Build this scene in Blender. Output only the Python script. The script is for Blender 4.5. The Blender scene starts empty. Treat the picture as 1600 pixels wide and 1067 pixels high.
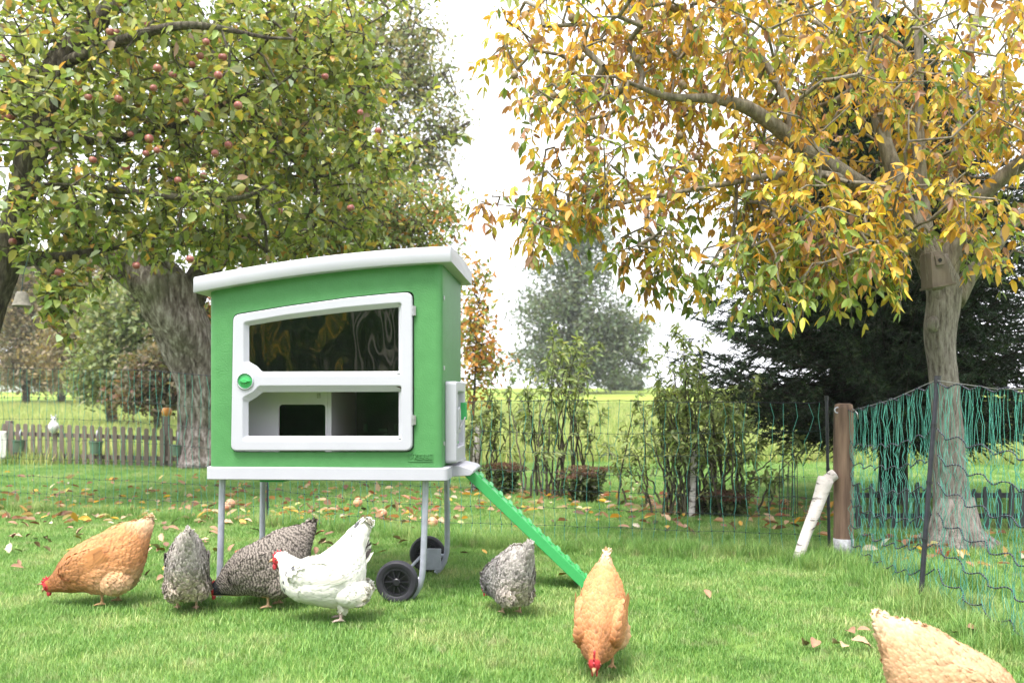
import bpy, math, random
import numpy as np
from mathutils import Vector, Matrix
R = math.radians
# ------------------------------------------------------------------ camera, world, sun, exposure
F = 1400.0; HZ = 620.0; CH = 0.97
scn = bpy.context.scene
col = scn.collection
cd = bpy.data.cameras.new('camera'); cam = bpy.data.objects.new('camera', cd); col.objects.link(cam)
cd.sensor_width = 36; cd.lens = 36*F/1600; cd.shift_y = (HZ-533.5)/1600
cam.location = (0, 0, CH); cam.rotation_euler = (R(90), 0, 0)
cd.clip_start = .05; cd.clip_end = 3000
cd.dof.use_dof = True; cd.dof.focus_distance = 4.3; cd.dof.aperture_fstop = 3.2
scn.camera = cam
w = bpy.data.worlds.new('World'); scn.world = w; w.use_nodes = True
nt = w.node_tree; nt.nodes.clear()
SUN_EL, SUN_AZ = 66, 205          # compass style: 0 = +Y, clockwise
sk = nt.nodes.new('ShaderNodeTexSky'); sk.sky_type = 'NISHITA'; sk.sun_disc = False
sk.sun_elevation = R(SUN_EL); sk.sun_rotation = R(SUN_AZ); sk.dust_density = 6; sk.air_density = 1.0
mixn = nt.nodes.new('ShaderNodeMix'); mixn.data_type = 'RGBA'; mixn.inputs[0].default_value = .86
mixn.inputs[7].default_value = (8.3, 8.4, 8.9, 1)
bg = nt.nodes.new('ShaderNodeBackground'); bg.inputs[1].default_value = .1
wo = nt.nodes.new('ShaderNodeOutputWorld')
nt.links.new(sk.outputs[0], mixn.inputs[6]); nt.links.new(mixn.outputs[2], bg.inputs[0]); nt.links.new(bg.outputs[0], wo.inputs[0])
sd = bpy.data.lights.new('sun', 'SUN'); sun = bpy.data.objects.new('sun', sd); col.objects.link(sun)
sd.energy = 2.6; sd.angle = R(24); sd.color = (1, .96, .9)
a_ = R(SUN_AZ); e_ = R(SUN_EL)
sdir = Vector((math.sin(a_)*math.cos(e_), math.cos(a_)*math.cos(e_), math.sin(e_)))
sun.rotation_euler = sdir.to_track_quat('Z', 'Y').to_euler()
sun.location = (-3, -4, 8)
vs = scn.view_settings
scn.display_settings.display_device = 'sRGB'
vs.view_transform = 'Standard'; vs.look = 'None'; vs.gamma = 1; vs.exposure = 1.58; vs.use_curve_mapping = False
scn.cycles.use_denoising = True
scn.cycles.max_bounces = 8; scn.cycles.diffuse_bounces = 4; scn.cycles.transmission_bounces = 4; scn.cycles.transparent_max_bounces = 12
scn.cycles.volume_bounces = 0
# ------------------------------------------------------------------ helpers
def P(px, py, Z): return Vector(((px-800)*Z/F, Z, CH-(py-HZ)*Z/F))
def G(px, py):                       # a point of the flat lawn
    Z = F*CH/(py-HZ); return Vector(((px-800)*Z/F, Z, 0))
def tag(o, label=None, cat=None, group=None, kind=None):
    if label: o['label'] = label
    if cat: o['category'] = cat
    if group: o['group'] = group
    if kind: o['kind'] = kind
    return o
def empty(name, loc=(0, 0, 0), rz=0, **k):
    o = bpy.data.objects.new(name, None); o.empty_display_size = .1; o.location = loc; o.rotation_euler = (0, 0, rz); col.objects.link(o)
    return tag(o, **k)
def link(name, me, parent=None, mat=None):
    o = bpy.data.objects.new(name, me); col.objects.link(o)
    if parent: o.parent = parent
    if mat: me.materials.append(mat)
    return o
def srgb(*c):
    r = [(x/255/12.92 if x/255 <= .04045 else ((x/255+.055)/1.055)**2.4) for x in c]
    return tuple(r)
def smooth(me, on=True): me.polygons.foreach_set('use_smooth', [on]*len(me.polygons))
class MB:
    def __init__(s): s.v = []; s.f = []; s.c = []
    def add(s, vs_, fs): b = len(s.v); s.v += [tuple(q) for q in vs_]; s.f += [tuple(b+i for i in q) for q in fs]; return b
    def box(s, a, b, M=None):
        x0, y0, z0 = a; x1, y1, z1 = b
        vv = [Vector(q) for q in ((x0,y0,z0),(x1,y0,z0),(x1,y1,z0),(x0,y1,z0),(x0,y0,z1),(x1,y0,z1),(x1,y1,z1),(x0,y1,z1))]
        if M: vv = [M@q for q in vv]
        s.add(vv, [(0,3,2,1),(4,5,6,7),(0,1,5,4),(1,2,6,5),(2,3,7,6),(3,0,4,7)])
    def tube(s, pts, rad, n=8, cap=True):
        pts = [Vector(p) for p in pts]
        if not hasattr(rad, '__len__'): rad = [rad]*len(pts)
        up = None; rings = []
        for i, p in enumerate(pts):
            d = (pts[min(i+1, len(pts)-1)]-pts[max(i-1, 0)])
            d = d.normalized() if d.length > 1e-9 else Vector((0, 0, 1))
            if up is None: up = d.orthogonal().normalized()
            up = (up-d*up.dot(d)); up = up.normalized() if up.length > 1e-6 else d.orthogonal().normalized()
            sd_ = d.cross(up)
            rings.append([p+(up*math.cos(2*math.pi*k/n)+sd_*math.sin(2*math.pi*k/n))*rad[i] for k in range(n)])
        fs = []
        for i in range(len(pts)-1):
            for k in range(n): fs.append((i*n+k, i*n+(k+1)%n, (i+1)*n+(k+1)%n, (i+1)*n+k))
        if cap: fs.append(tuple(range(n-1, -1, -1))); fs.append(tuple((len(pts)-1)*n+k for k in range(n)))
        s.add([q for r in rings for q in r], fs)
    def lathe(s, prof, n=24, M=None, cap=True):
        M = M or Matrix(); vv = []; fs = []
        for r, z in prof:
            for k in range(n): vv.append(M@Vector((r*math.cos(2*math.pi*k/n), r*math.sin(2*math.pi*k/n), z)))
        for i in range(len(prof)-1):
            for k in range(n): fs.append((i*n+k, i*n+(k+1)%n, (i+1)*n+(k+1)%n, (i+1)*n+k))
        if cap: fs.append(tuple(range(n-1, -1, -1))); fs.append(tuple((len(prof)-1)*n+k for k in range(n)))
        s.add(vv, fs)
    def ball(s, c, r, n=12, m=8):
        if not hasattr(r, '__len__'): r = (r, r, r)
        M = Matrix.Translation(c)@Matrix.Diagonal((r[0], r[1], r[2], 1))
        s.lathe([(max(1e-4, math.sin(math.pi*i/m)), -math.cos(math.pi*i/m)) for i in range(m+1)], n, M)
    def loft(s, rings, cap=True):
        n = len(rings[0]); fs = []
        for i in range(len(rings)-1):
            for k in range(n): fs.append((i*n+k, i*n+(k+1)%n, (i+1)*n+(k+1)%n, (i+1)*n+k))
        if cap: fs.append(tuple(range(n-1, -1, -1))); fs.append(tuple((len(rings)-1)*n+k for k in range(n)))
        s.add([q for r in rings for q in r], fs)
    def build(s, name, mat=None, parent=None, sm=False, bevel=0):
        me = bpy.data.meshes.new(name); me.from_pydata(s.v, [], s.f); me.validate(); me.update()
        o = link(name, me, parent, mat)
        if sm == 'auto':
            smooth(me); me.set_sharp_from_angle(angle=R(40))
        elif sm: smooth(me)
        if bevel:
            md = o.modifiers.new('bevel', 'BEVEL'); md.width = bevel; md.segments = 2; md.limit_method = 'ANGLE'; md.angle_limit = R(40)
        return o
def npmesh(name, V, faces, mat, parent=None, cols=None, sm=False):
    """faces: list of (k-gon index array)"""
    me = bpy.data.meshes.new(name)
    V = np.asarray(V, np.float32); me.vertices.add(len(V)); me.vertices.foreach_set('co', V.ravel())
    loops = np.concatenate([f.ravel() for f in faces]).astype(np.int32)
    tot = np.concatenate([np.full(len(f), f.shape[1], np.int32) for f in faces])
    start = np.concatenate([[0], np.cumsum(tot)[:-1]]).astype(np.int32)
    me.loops.add(len(loops)); me.loops.foreach_set('vertex_index', loops)
    me.polygons.add(len(tot)); me.polygons.foreach_set('loop_start', start); me.polygons.foreach_set('loop_total', tot)
    if sm: me.polygons.foreach_set('use_smooth', np.ones(len(tot), bool))
    me.update(calc_edges=True)
    if cols is not None:
        ca = me.color_attributes.new('Col', 'FLOAT_COLOR', 'POINT')
        c4 = np.ones((len(V), 4), np.float32); c4[:, :3] = cols; ca.data.foreach_set('color', c4.ravel())
    return link(name, me, parent, mat)
# ------------------------------------------------------------------ materials
class NT:
    def __init__(s, m): s.m = m; s.t = m.node_tree; s.t.nodes.clear()
    def n(s, typ, **k):
        o = s.t.nodes.new('ShaderNode'+typ)
        for a, b in k.items(): setattr(o, a, b)
        return o
    def l(s, a, b): s.t.links.new(a, b)
    def noise(s, scale, detail=4, rough=.55, vec=None, stretch=None):
        o = s.n('TexNoise'); o.inputs['Scale'].default_value = scale; o.inputs['Detail'].default_value = detail; o.inputs['Roughness'].default_value = rough
        if vec is None: vec = s.n('TexCoord').outputs['Object']
        if stretch:
            mp = s.n('Mapping'); mp.inputs['Scale'].default_value = stretch; s.l(vec, mp.inputs[0]); vec = mp.outputs[0]
        s.l(vec, o.inputs['Vector']); return o.outputs['Fac']
    def ramp(s, fac, stops):
        o = s.n('ValToRGB'); e = o.color_ramp.elements
        while len(e) < len(stops): e.new(.5)
        for q, (p, c) in zip(e, stops): q.position = p; q.color = (*c, 1)
        s.l(fac, o.inputs[0]); return o.outputs[0]
    def mix(s, fac, a, b, mode='MIX'):
        o = s.n('Mix', data_type='RGBA', blend_type=mode)
        for i, x in ((0, fac), (6, a), (7, b)):
            if isinstance(x, (int, float)): o.inputs[i].default_value = x
            elif isinstance(x, tuple): o.inputs[i].default_value = (*x, 1)
            else: s.l(x, o.inputs[i])
        return o.outputs[2]
    def out(s, sh, disp=None):
        o = s.n('OutputMaterial'); s.l(sh, o.inputs[0])
    def bump(s, h, st, dist=.01):
        o = s.n('Bump'); o.inputs['Strength'].default_value = st; o.inputs['Distance'].default_value = dist; s.l(h, o.inputs['Height']); return o.outputs[0]
def newmat(name):
    m = bpy.data.materials.new(name); m.use_nodes = True; return NT(m)
def pmat(name, c1, c2=None, scale=20, rough=.5, bump=0, bscale=80, stretch=None, spec=.5, metal=0, detail=4, lo=.35, hi=.65, bdist=.01):
    T = newmat(name); b = T.n('BsdfPrincipled'); b.inputs['Roughness'].default_value = rough; b.inputs['Metallic'].default_value = metal
    b.inputs['Specular IOR Level'].default_value = spec
    if c2 is None: c2 = tuple(x*.86 for x in c1)
    T.l(T.ramp(T.noise(scale, detail, stretch=stretch), [(lo, c1), (hi, c2)]), b.inputs['Base Color'])
    if bump: T.l(T.bump(T.noise(bscale, 5, stretch=stretch), bump, bdist), b.inputs['Normal'])
    T.out(b.outputs[0]); return T.m
def colmat(name, rough=.6, trans=0, spec=.3, bump=0, bscale=200, tint=(1, 1, 1)):
    """colour from the mesh's own per-feather / per-leaf colour"""
    T = newmat(name); at = T.n('Attribute', attribute_name='Col'); c = at.outputs['Color']
    b = T.n('BsdfPrincipled'); b.inputs['Roughness'].default_value = rough; b.inputs['Specular IOR Level'].default_value = spec
    if tint != (1, 1, 1): c = T.mix(1., c, tint, 'MULTIPLY')
    T.l(c, b.inputs['Base Color'])
    if bump: T.l(T.bump(T.noise(bscale, 3), bump), b.inputs['Normal'])
    sh = b.outputs[0]
    if trans:
        tr = T.n('BsdfTranslucent'); c2 = T.mix(1., c, (1.25, 1.15, .6), 'MULTIPLY'); T.l(c2, tr.inputs[0])
        mx = T.n('MixShader'); mx.inputs[0].default_value = trans; T.l(sh, mx.inputs[1]); T.l(tr.outputs[0], mx.inputs[2]); sh = mx.outputs[0]
    T.out(sh); return T.m
M = {}
M['leaf'] = colmat('leaf', .5, .42, .45)
M['needle'] = colmat('needle', .6, .1, .3)
M['green'] = pmat('green_plastic', (.076, .245, .082), (.065, .218, .071), 14, .5, .45, 130, spec=.35, bdist=.005)
M['green_rail'] = pmat('green_rail_plastic', (.050, .36, .105), (.045, .33, .095), 9, .42, .1, 60)
M['white'] = pmat('white_plastic', (.45, .45, .505), (.42, .42, .475), 4, .4, .12, 200, bdist=.003)
M['inner_white'] = pmat('brightened_inner_white', (.80, .80, .84), (.74, .74, .78), 4, .5)  # colour raised above the outer white to brighten the dim interior
M['tube'] = pmat('galvanised_tube', (.42, .44, .52), (.34, .36, .43), 30, .38, .05, 80, metal=.25)
M['rubber'] = pmat('black_rubber', (.022, .022, .030), (.014, .014, .02), 30, .62, .1, 120)
M['rim'] = pmat('black_plastic', (.020, .020, .026), (.014, .014, .018), 30, .4)
M['inner_green'] = pmat('brightened_inner_green', (.12, .42, .14), (.10, .36, .12), 9, .5)  # lighter than the wall green, makes up for little light inside
M['metal'] = pmat('steel', (.55, .55, .56), (.4, .4, .42), 60, .35, metal=.8)
M['black'] = pmat('black_post', (.018, .018, .028), (.03, .03, .04), 30, .45)
M['dark'] = pmat('shade_black', (.01, .01, .01), (.008, .008, .008), 5, .8)  # near-black that stands in for shade inside the hole and the hedge
M['shelf'] = pmat('brown_board', (.16, .09, .06), (.11, .065, .045), 20, .7)
def bark(name, c1, c2, c3, sc=6, st=.9, moss=.5):
    T = newmat(name); b = T.n('BsdfPrincipled'); b.inputs['Roughness'].default_value = .9; b.inputs['Specular IOR Level'].default_value = .15
    n1 = T.noise(sc*2.2, 6, .7, stretch=(1.6, 1.6, .35)); n2 = T.noise(sc*.45, 3)
    c = T.ramp(n1, [(.32, c1), (.5, c2), (.68, c3)])
    mo = T.ramp(n2, [(.5, (0, 0, 0)), (.75, (moss,)*3)])
    c = T.mix(mo, c, (.16, .17, .10)); T.l(c, b.inputs['Base Color'])
    T.l(T.bump(n1, st, .03), b.inputs['Normal']); T.out(b.outputs[0]); return T.m
M['apple_bark'] = bark('apple_bark', (.020, .014, .012), (.20, .165, .15), (.56, .51, .50), 5, 1.)
M['limb_bark'] = bark('limb_bark', (.022, .018, .013), (.08, .068, .050), (.21, .19, .14), 9)
M['walnut_bark'] = bark('walnut_bark', (.075, .062, .052), (.25, .22, .195), (.37, .34, .31), 13, .9, .12)
M['walnut_limb'] = bark('walnut_limb', (.09, .075, .055), (.20, .175, .135), (.33, .29, .23), 10, .4, .25)
M['dark_bark'] = bark('dark_bark', (.012, .012, .010), (.03, .028, .022), (.06, .055, .045))
M['post_wood'] = pmat('brown_post_wood', (.055, .030, .020), (.27, .175, .12), 22, .85, .8, 26, (1, 1, .10), lo=.3, hi=.75)
M['grey_wood'] = pmat('weathered_wood', (.12, .095, .078), (.23, .19, .155), 14, .9, .5, 20, (1, 1, .15), lo=.3, hi=.75)
M['dark_wood'] = pmat('dark_wood', (.03, .035, .04), (.06, .065, .065), 14, .9, .4, 20, (1, 1, .15))
# ------------------------------------------------------------------ ground
def gz(x, y):
    x = np.asarray(x, float); y = np.asarray(y, float)
    t = np.clip((y-17)/75, 0, 1); s = t*t*(3-2*t)
    base = 1.75*s + .10*np.sin(x*.07+1)*s
    far = np.clip((y-95)/200, 0, 1)
    return base-2.2*far
def ground():
    ys = np.concatenate([np.linspace(-14, 16, 26), np.linspace(17.5, 95, 50), np.linspace(100, 900, 30)])
    xs = np.concatenate([np.linspace(-700, -70, 16), np.linspace(-60, 60, 61), np.linspace(70, 700, 16)])
    X, Y = np.meshgrid(xs, ys); Z = gz(X, Y)
    V = np.stack([X, Y, Z], -1).reshape(-1, 3); nx = len(xs)
    i = np.arange((len(ys)-1)*nx).reshape(-1, nx)[:, :-1].ravel()
    fs = np.stack([i, i+1, i+nx+1, i+nx], 1)
    T = newmat('ground'); geo = T.n('NewGeometry').outputs['Position']
    b = T.n('BsdfPrincipled'); b.inputs['Roughness'].default_value = .95; b.inputs['Specular IOR Level'].default_value = .1
    lawn = T.ramp(T.noise(5, 8, .7, vec=geo), [(.3, (.07, .13, .03)), (.5, (.12, .20, .045)), (.72, (.17, .25, .065))])
    f1 = T.noise(.16, 8, .7, vec=geo, stretch=(.5, 1.6, 1)); f2 = T.noise(6, 6, .7, vec=geo)
    field = T.ramp(f1, [(.34, (.10, .19, .035)), (.5, (.20, .29, .045)), (.68, (.31, .34, .075))])
    field = T.mix(.25, field, T.ramp(f2, [(.35, (.06, .13, .02)), (.65, (.34, .36, .09))]))
    sp = T.n('SeparateXYZ'); T.l(geo, sp.inputs[0])
    mr = T.n('MapRange'); mr.inputs[1].default_value = 12.5; mr.inputs[2].default_value = 14.5; T.l(sp.outputs[1], mr.inputs[0])
    c = T.mix(mr.outputs[0], lawn, field)
    T.l(c, b.inputs['Base Color']); T.l(T.bump(f2, .6, .05), b.inputs['Normal']); T.out(b.outputs[0])
    o = npmesh('ground', V, [fs], T.m, sm=True); tag(o, kind='structure')
ground()
# ------------------------------------------------------------------ grass
def grassmat(name, a, b_, c, dry):
    T = newmat(name); at = T.n('Attribute', attribute_name='Col'); geo = T.n('NewGeometry').outputs['Position']
    n1 = T.noise(1.9, 5, .68, vec=geo); n2 = T.noise(9, 3, .6, vec=geo)
    base = T.ramp(n1, [(.33, a), (.5, b_), (.66, c)])
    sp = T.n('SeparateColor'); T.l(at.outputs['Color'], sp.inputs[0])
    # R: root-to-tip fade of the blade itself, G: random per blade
    br = T.ramp(sp.outputs[1], [(0, (.62, .72, .55)), (.5, (1, 1, 1)), (.86, (1.35, 1.2, 1.0)), (1, (2.1, 1.45, 2.0))])  # upper stops paint whitish glints into the palest blades
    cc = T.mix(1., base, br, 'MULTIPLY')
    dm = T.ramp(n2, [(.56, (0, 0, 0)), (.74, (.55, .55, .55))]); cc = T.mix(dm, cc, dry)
    p = T.n('BsdfPrincipled'); p.inputs['Roughness'].default_value = .5; p.inputs['Specular IOR Level'].default_value = .35; T.l(cc, p.inputs['Base Color'])
    tr = T.n('BsdfTranslucent'); T.l(cc, tr.inputs[0]); mx = T.n('MixShader'); mx.inputs[0].default_value = .35
    T.l(p.outputs[0], mx.inputs[1]); T.l(tr.outputs[0], mx.inputs[2]); T.out(mx.outputs[0]); return T.m
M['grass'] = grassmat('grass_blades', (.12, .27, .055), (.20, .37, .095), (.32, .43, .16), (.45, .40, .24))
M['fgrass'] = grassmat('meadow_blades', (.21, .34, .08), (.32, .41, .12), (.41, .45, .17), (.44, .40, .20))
tiles = bpy.data.collections.new('grass_tiles')
def tile(name, n, size, hmin, hmax, wd, mat, seed, lean=.55):
    r = np.random.default_rng(seed)
    b = np.stack([r.uniform(-size/2, size/2, n), r.uniform(-size/2, size/2, n), np.full(n, -.004)], 1)
    a = r.uniform(0, 2*np.pi, n); h = r.uniform(hmin, hmax, n)*(1+.3*r.standard_normal(n)).clip(.4, 1.7)
    d = np.stack([np.cos(a), np.sin(a), np.zeros(n)], 1); s = np.stack([-np.sin(a), np.cos(a), np.zeros(n)], 1)
    ln = (r.uniform(.05, lean, n)*h)[:, None]; ww = (wd*r.uniform(.7, 1.3, n))[:, None]; up = np.array([0, 0, 1.])
    hh = h[:, None]
    V = np.stack([b-s*ww*.5, b+s*ww*.5, b+d*ln*.3+up*hh*.55-s*ww*.45, b+d*ln*.3+up*hh*.55+s*ww*.45, b+d*ln+up*hh], 1)
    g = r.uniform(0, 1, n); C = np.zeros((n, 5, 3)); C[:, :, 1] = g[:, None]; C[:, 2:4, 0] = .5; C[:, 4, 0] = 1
    i = np.arange(n)[:, None]*5
    q = i+np.array([[0, 1, 3, 2]]); t = i+np.array([[2, 3, 4]])
    o = npmesh(name, V.reshape(-1, 3), [q, t], mat, cols=C.reshape(-1, 3))
    col.objects.unlink(o); tiles.objects.link(o); return o
def scatter(name, pts, rots, scl, protos, **k):
    me = bpy.data.meshes.new(name); me.vertices.add(len(pts)); me.vertices.foreach_set('co', np.asarray(pts, np.float32).ravel())
    for nm, dat, typ in (('rz', rots, 'FLOAT'), ('sc', scl, 'FLOAT')):
        at = me.attributes.new(nm, typ, 'POINT'); at.data.foreach_set('value', np.asarray(dat, np.float32))
    o = link(name, me); tag(o, **k)
    c = bpy.data.collections.new(name+'_sources')
    for q in protos: c.objects.link(q)
    ng = bpy.data.node_groups.new(name, 'GeometryNodeTree')
    ng.interface.new_socket('Geometry', in_out='INPUT', socket_type='NodeSocketGeometry'); ng.interface.new_socket('Geometry', in_out='OUTPUT', socket_type='NodeSocketGeometry')
    N = ng.nodes.new; L = ng.links.new
    gi = N('NodeGroupInput'); go = N('NodeGroupOutput'); ip = N('GeometryNodeInstanceOnPoints'); ci = N('GeometryNodeCollectionInfo')
    ci.inputs[0].default_value = c; ci.inputs['Separate Children'].default_value = True; ci.inputs['Reset Children'].default_value = True
    mp = N('GeometryNodeMeshToPoints'); L(gi.outputs[0], mp.inputs[0]); L(mp.outputs[0], ip.inputs['Points']); L(ci.outputs[0], ip.inputs['Instance']); ip.inputs['Pick Instance'].default_value = True
    a = N('GeometryNodeInputNamedAttribute'); a.data_type = 'FLOAT'; a.inputs[0].default_value = 'rz'
    cx = N('ShaderNodeCombineXYZ'); L(a.outputs[0], cx.inputs[2]); L(cx.outputs[0], ip.inputs['Rotation'])
    b = N('GeometryNodeInputNamedAttribute'); b.data_type = 'FLOAT'; b.inputs[0].default_value = 'sc'; L(b.outputs[0], ip.inputs['Scale'])
    L(ip.outputs[0], go.inputs[0])
    md = o.modifiers.new('scatter', 'NODES'); md.node_group = ng
    return o
def gridpts(z0, z1, step, seed, margin=.6):
    r = np.random.default_rng(seed); out = []
    for y in np.arange(z0, z1, step):
        hw = y*.5715+margin+.03*y
        n = int(2*hw/step)+1
        x = -hw+step*(np.arange(n)+.5); out.append(np.stack([x+r.uniform(-.3, .3, n)*step, y+r.uniform(-.3, .3, n)*step, np.zeros(n)], 1))
    return np.concatenate(out)
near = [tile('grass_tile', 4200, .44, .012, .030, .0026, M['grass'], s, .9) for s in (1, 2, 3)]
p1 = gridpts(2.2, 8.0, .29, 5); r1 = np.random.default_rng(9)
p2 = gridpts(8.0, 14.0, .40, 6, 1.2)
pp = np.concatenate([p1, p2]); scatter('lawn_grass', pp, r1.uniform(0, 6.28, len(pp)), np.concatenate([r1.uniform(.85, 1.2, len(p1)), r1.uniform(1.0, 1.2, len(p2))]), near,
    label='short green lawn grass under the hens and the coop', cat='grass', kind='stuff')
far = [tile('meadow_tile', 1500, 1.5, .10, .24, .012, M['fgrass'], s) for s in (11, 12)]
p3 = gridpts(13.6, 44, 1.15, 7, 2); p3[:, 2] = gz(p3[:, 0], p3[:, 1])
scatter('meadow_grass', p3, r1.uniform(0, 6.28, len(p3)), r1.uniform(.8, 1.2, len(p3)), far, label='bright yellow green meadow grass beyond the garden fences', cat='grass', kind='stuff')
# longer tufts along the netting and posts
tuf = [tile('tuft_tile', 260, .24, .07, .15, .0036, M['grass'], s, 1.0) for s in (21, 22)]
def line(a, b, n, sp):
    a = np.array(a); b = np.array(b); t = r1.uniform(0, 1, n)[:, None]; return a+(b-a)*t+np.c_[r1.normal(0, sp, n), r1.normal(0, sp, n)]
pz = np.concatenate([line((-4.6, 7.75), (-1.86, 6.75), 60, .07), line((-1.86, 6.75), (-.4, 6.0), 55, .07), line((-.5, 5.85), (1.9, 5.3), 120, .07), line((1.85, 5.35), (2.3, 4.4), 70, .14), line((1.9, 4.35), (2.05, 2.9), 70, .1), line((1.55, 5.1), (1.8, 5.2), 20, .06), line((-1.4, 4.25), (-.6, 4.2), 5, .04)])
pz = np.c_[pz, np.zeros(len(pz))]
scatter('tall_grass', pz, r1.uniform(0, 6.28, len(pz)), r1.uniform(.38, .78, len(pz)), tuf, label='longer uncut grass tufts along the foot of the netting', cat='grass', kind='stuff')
# ------------------------------------------------------------------ plates and text
def fillet(pts, rad, n=6):
    out = []; m = len(pts)
    for i in range(m):
        p = Vector(pts[i][:2]); a = Vector(pts[i-1][:2]); b = Vector(pts[(i+1) % m][:2]); r = pts[i][2] if len(pts[i]) > 2 else rad
        if r <= 0: out.append(p); continue
        u = (a-p); v = (b-p); r = min(r, u.length*.45, v.length*.45); u.normalize(); v.normalize()
        for k in range(n+1):
            t = k/n; out.append((p+u*r)*(1-t)**2+p*2*t*(1-t)+(p+v*r)*t*t)
    return out
def plate_mesh(outline, holes, thick, bev=0, y0=0):
    """flat plate in the local x-z plane, front face at y = y0, going back by thick"""
    cu = bpy.data.curves.new('plate', 'CURVE'); cu.dimensions = '2D'; cu.fill_mode = 'BOTH'
    for poly in [outline]+holes:
        s = cu.splines.new('POLY'); s.points.add(len(poly)-1)
        for q, p in zip(s.points, poly): q.co = (p[0], p[1], 0, 1)
        s.use_cyclic_u = True
    cu.extrude = thick/2-bev; cu.bevel_depth = bev; cu.bevel_resolution = 2; cu.offset = -bev
    o = bpy.data.objects.new('tmp', cu); col.objects.link(o)
    me = bpy.data.meshes.new_from_object(o.evaluated_get(bpy.context.evaluated_depsgraph_get()))
    bpy.data.objects.remove(o); bpy.data.curves.remove(cu); me.materials.clear()
    me.transform(Matrix(((1, 0, 0, 0), (0, 0, -1, y0+thick/2), (0, 1, 0, 0), (0, 0, 0, 1))))
    return me
def plate(name, outline, holes, thick, mat, parent, bev=0, y0=0):
    me = plate_mesh(outline, holes, thick, bev, y0); smooth(me); me.set_sharp_from_angle(angle=R(35)); return link(name, me, parent, mat)
# ------------------------------------------------------------------ the coop
TH = R(3.7); ct, st = math.cos(TH), math.sin(TH); ZL = 4.255; XL = -478*ZL/F
coop = empty('chicken_coop', (XL, ZL, 0), -TH, label='large green plastic chicken coop with white roof and door, raised on grey legs with wheels', cat='chicken coop')
def U(px, v=0.): k = (px-800)/F; return (k*(ZL+v*ct)-XL-v*st)/(ct+st*k)
def UZ(px, py, v=0.): u = U(px, v); return u, CH-(py-HZ)*(ZL-u*st+v*ct)/F
Wd, Dp = 1.155, .76
zb = .640; zt0 = .578
def zroof(u):                      # underside of the roof
    t = (u+.045)/1.215; return 1.457+.232*t-.098*t*t
b = MB()
n_ = 16
u0, u1 = .012, 1.128
# door opening in front wall
do = [UZ(364, 491), UZ(450, 477), UZ(545, 464), UZ(610, 457.5), UZ(647, 454.5), UZ(647, 706), UZ(361, 706)]
rs = [.03, 0, 0, 0, .035, .035, .03]
door_hole = fillet([(p[0], p[1], r) for p, r in zip(do, rs)], .03)
rc = .035
top = [(u0+rc+(u1-2*rc-u0+0)*k/n_, 0) for k in range(n_+1)]
top = [(u, zroof(u)+.02) for u, _ in top]
out_front = [(u0+rc, zb)]+top+[(u1-rc, zb)]
walls = plate('walls', out_front, [door_hole], .022, M['green'], coop, 0, 0)
# remaining walls, joined into the same mesh as quads
b = MB()
def ring(z_fn, off):
    pts = []
    def arc(cx, cy, a0, a1):
        for k in range(7):
            a = R(a0+(a1-a0)*k/6); pts.append((cx+(rc-off)*math.cos(a), cy+(rc-off)*math.sin(a)))
    pts.append((u1-rc, off)); arc(u1-rc, rc, -90, 0)
    for k in range(1, 5): pts.append((u1-off, rc+(Dp-2*rc)*k/5))
    arc(u1-rc, Dp-rc, 0, 90)
    for k in range(1, 12): pts.append((u1-rc-(u1-u0-2*rc)*k/12, Dp-off))
    arc(u0+rc, Dp-rc, 90, 180)
    for k in range(1, 5): pts.append((u0+off, Dp-rc-(Dp-2*rc)*k/5))
    arc(u0+rc, rc, 180, 270); pts.append((u0+rc, off))
    return [Vector((x, y, z_fn(x))) for x, y in pts]
rings = [ring(lambda x: zb, 0), ring(lambda x: zroof(x)+.02, 0), ring(lambda x: zroof(x)+.02, .02), ring(lambda x: zb, .02)]
m = len(rings[0]); fs = []
for i in range(4):
    for k in range(m-1): fs.append((i*m+k, i*m+k+1, ((i+1) % 4)*m+k+1, ((i+1) % 4)*m+k))
b.add([q for r in rings for q in r], fs)
shell = b.build('side_walls', M['green'], coop, 'auto')
# tray
b = MB()
def rrect(x0, x1, y0, y1, r, z, n=5):
    pts = []
    for cx, cy, a0 in ((x1-r, y0+r, -90), (x1-r, y1-r, 0), (x0+r, y1-r, 90), (x0+r, y0+r, 180)):
        for k in range(n+1):
            a = R(a0+90*k/n); pts.append(Vector((cx+r*math.cos(a), cy+r*math.sin(a), z)))
    return pts
b.loft([rrect(.006, Wd-.006, -.004, Dp+.004, .02, zt0), rrect(0, Wd, -.01, Dp+.01, .025, zt0+.004), rrect(0, Wd, -.01, Dp+.01, .025, zb-.005), rrect(.004, Wd-.004, -.006, Dp+.006, .022, zb-.001)])
b.build('base_tray', M['white'], coop, 'auto')
# door ledge on the right
b = MB()
v0, v1 = .17, .53
b.loft([[Vector((x, y, z)) for x, z in ((Wd-.03, zt0+.002), (Wd+.085, zt0+.010), (Wd+.1, zt0+.022), (Wd+.1, zt0+.034), (Wd+.085, zt0+.045), (Wd+.03, zb-.004), (Wd-.03, zb-.002))] for y in (v0, v1)])
b.build('entry_ledge', M['white'], coop, bevel=.004)
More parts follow.
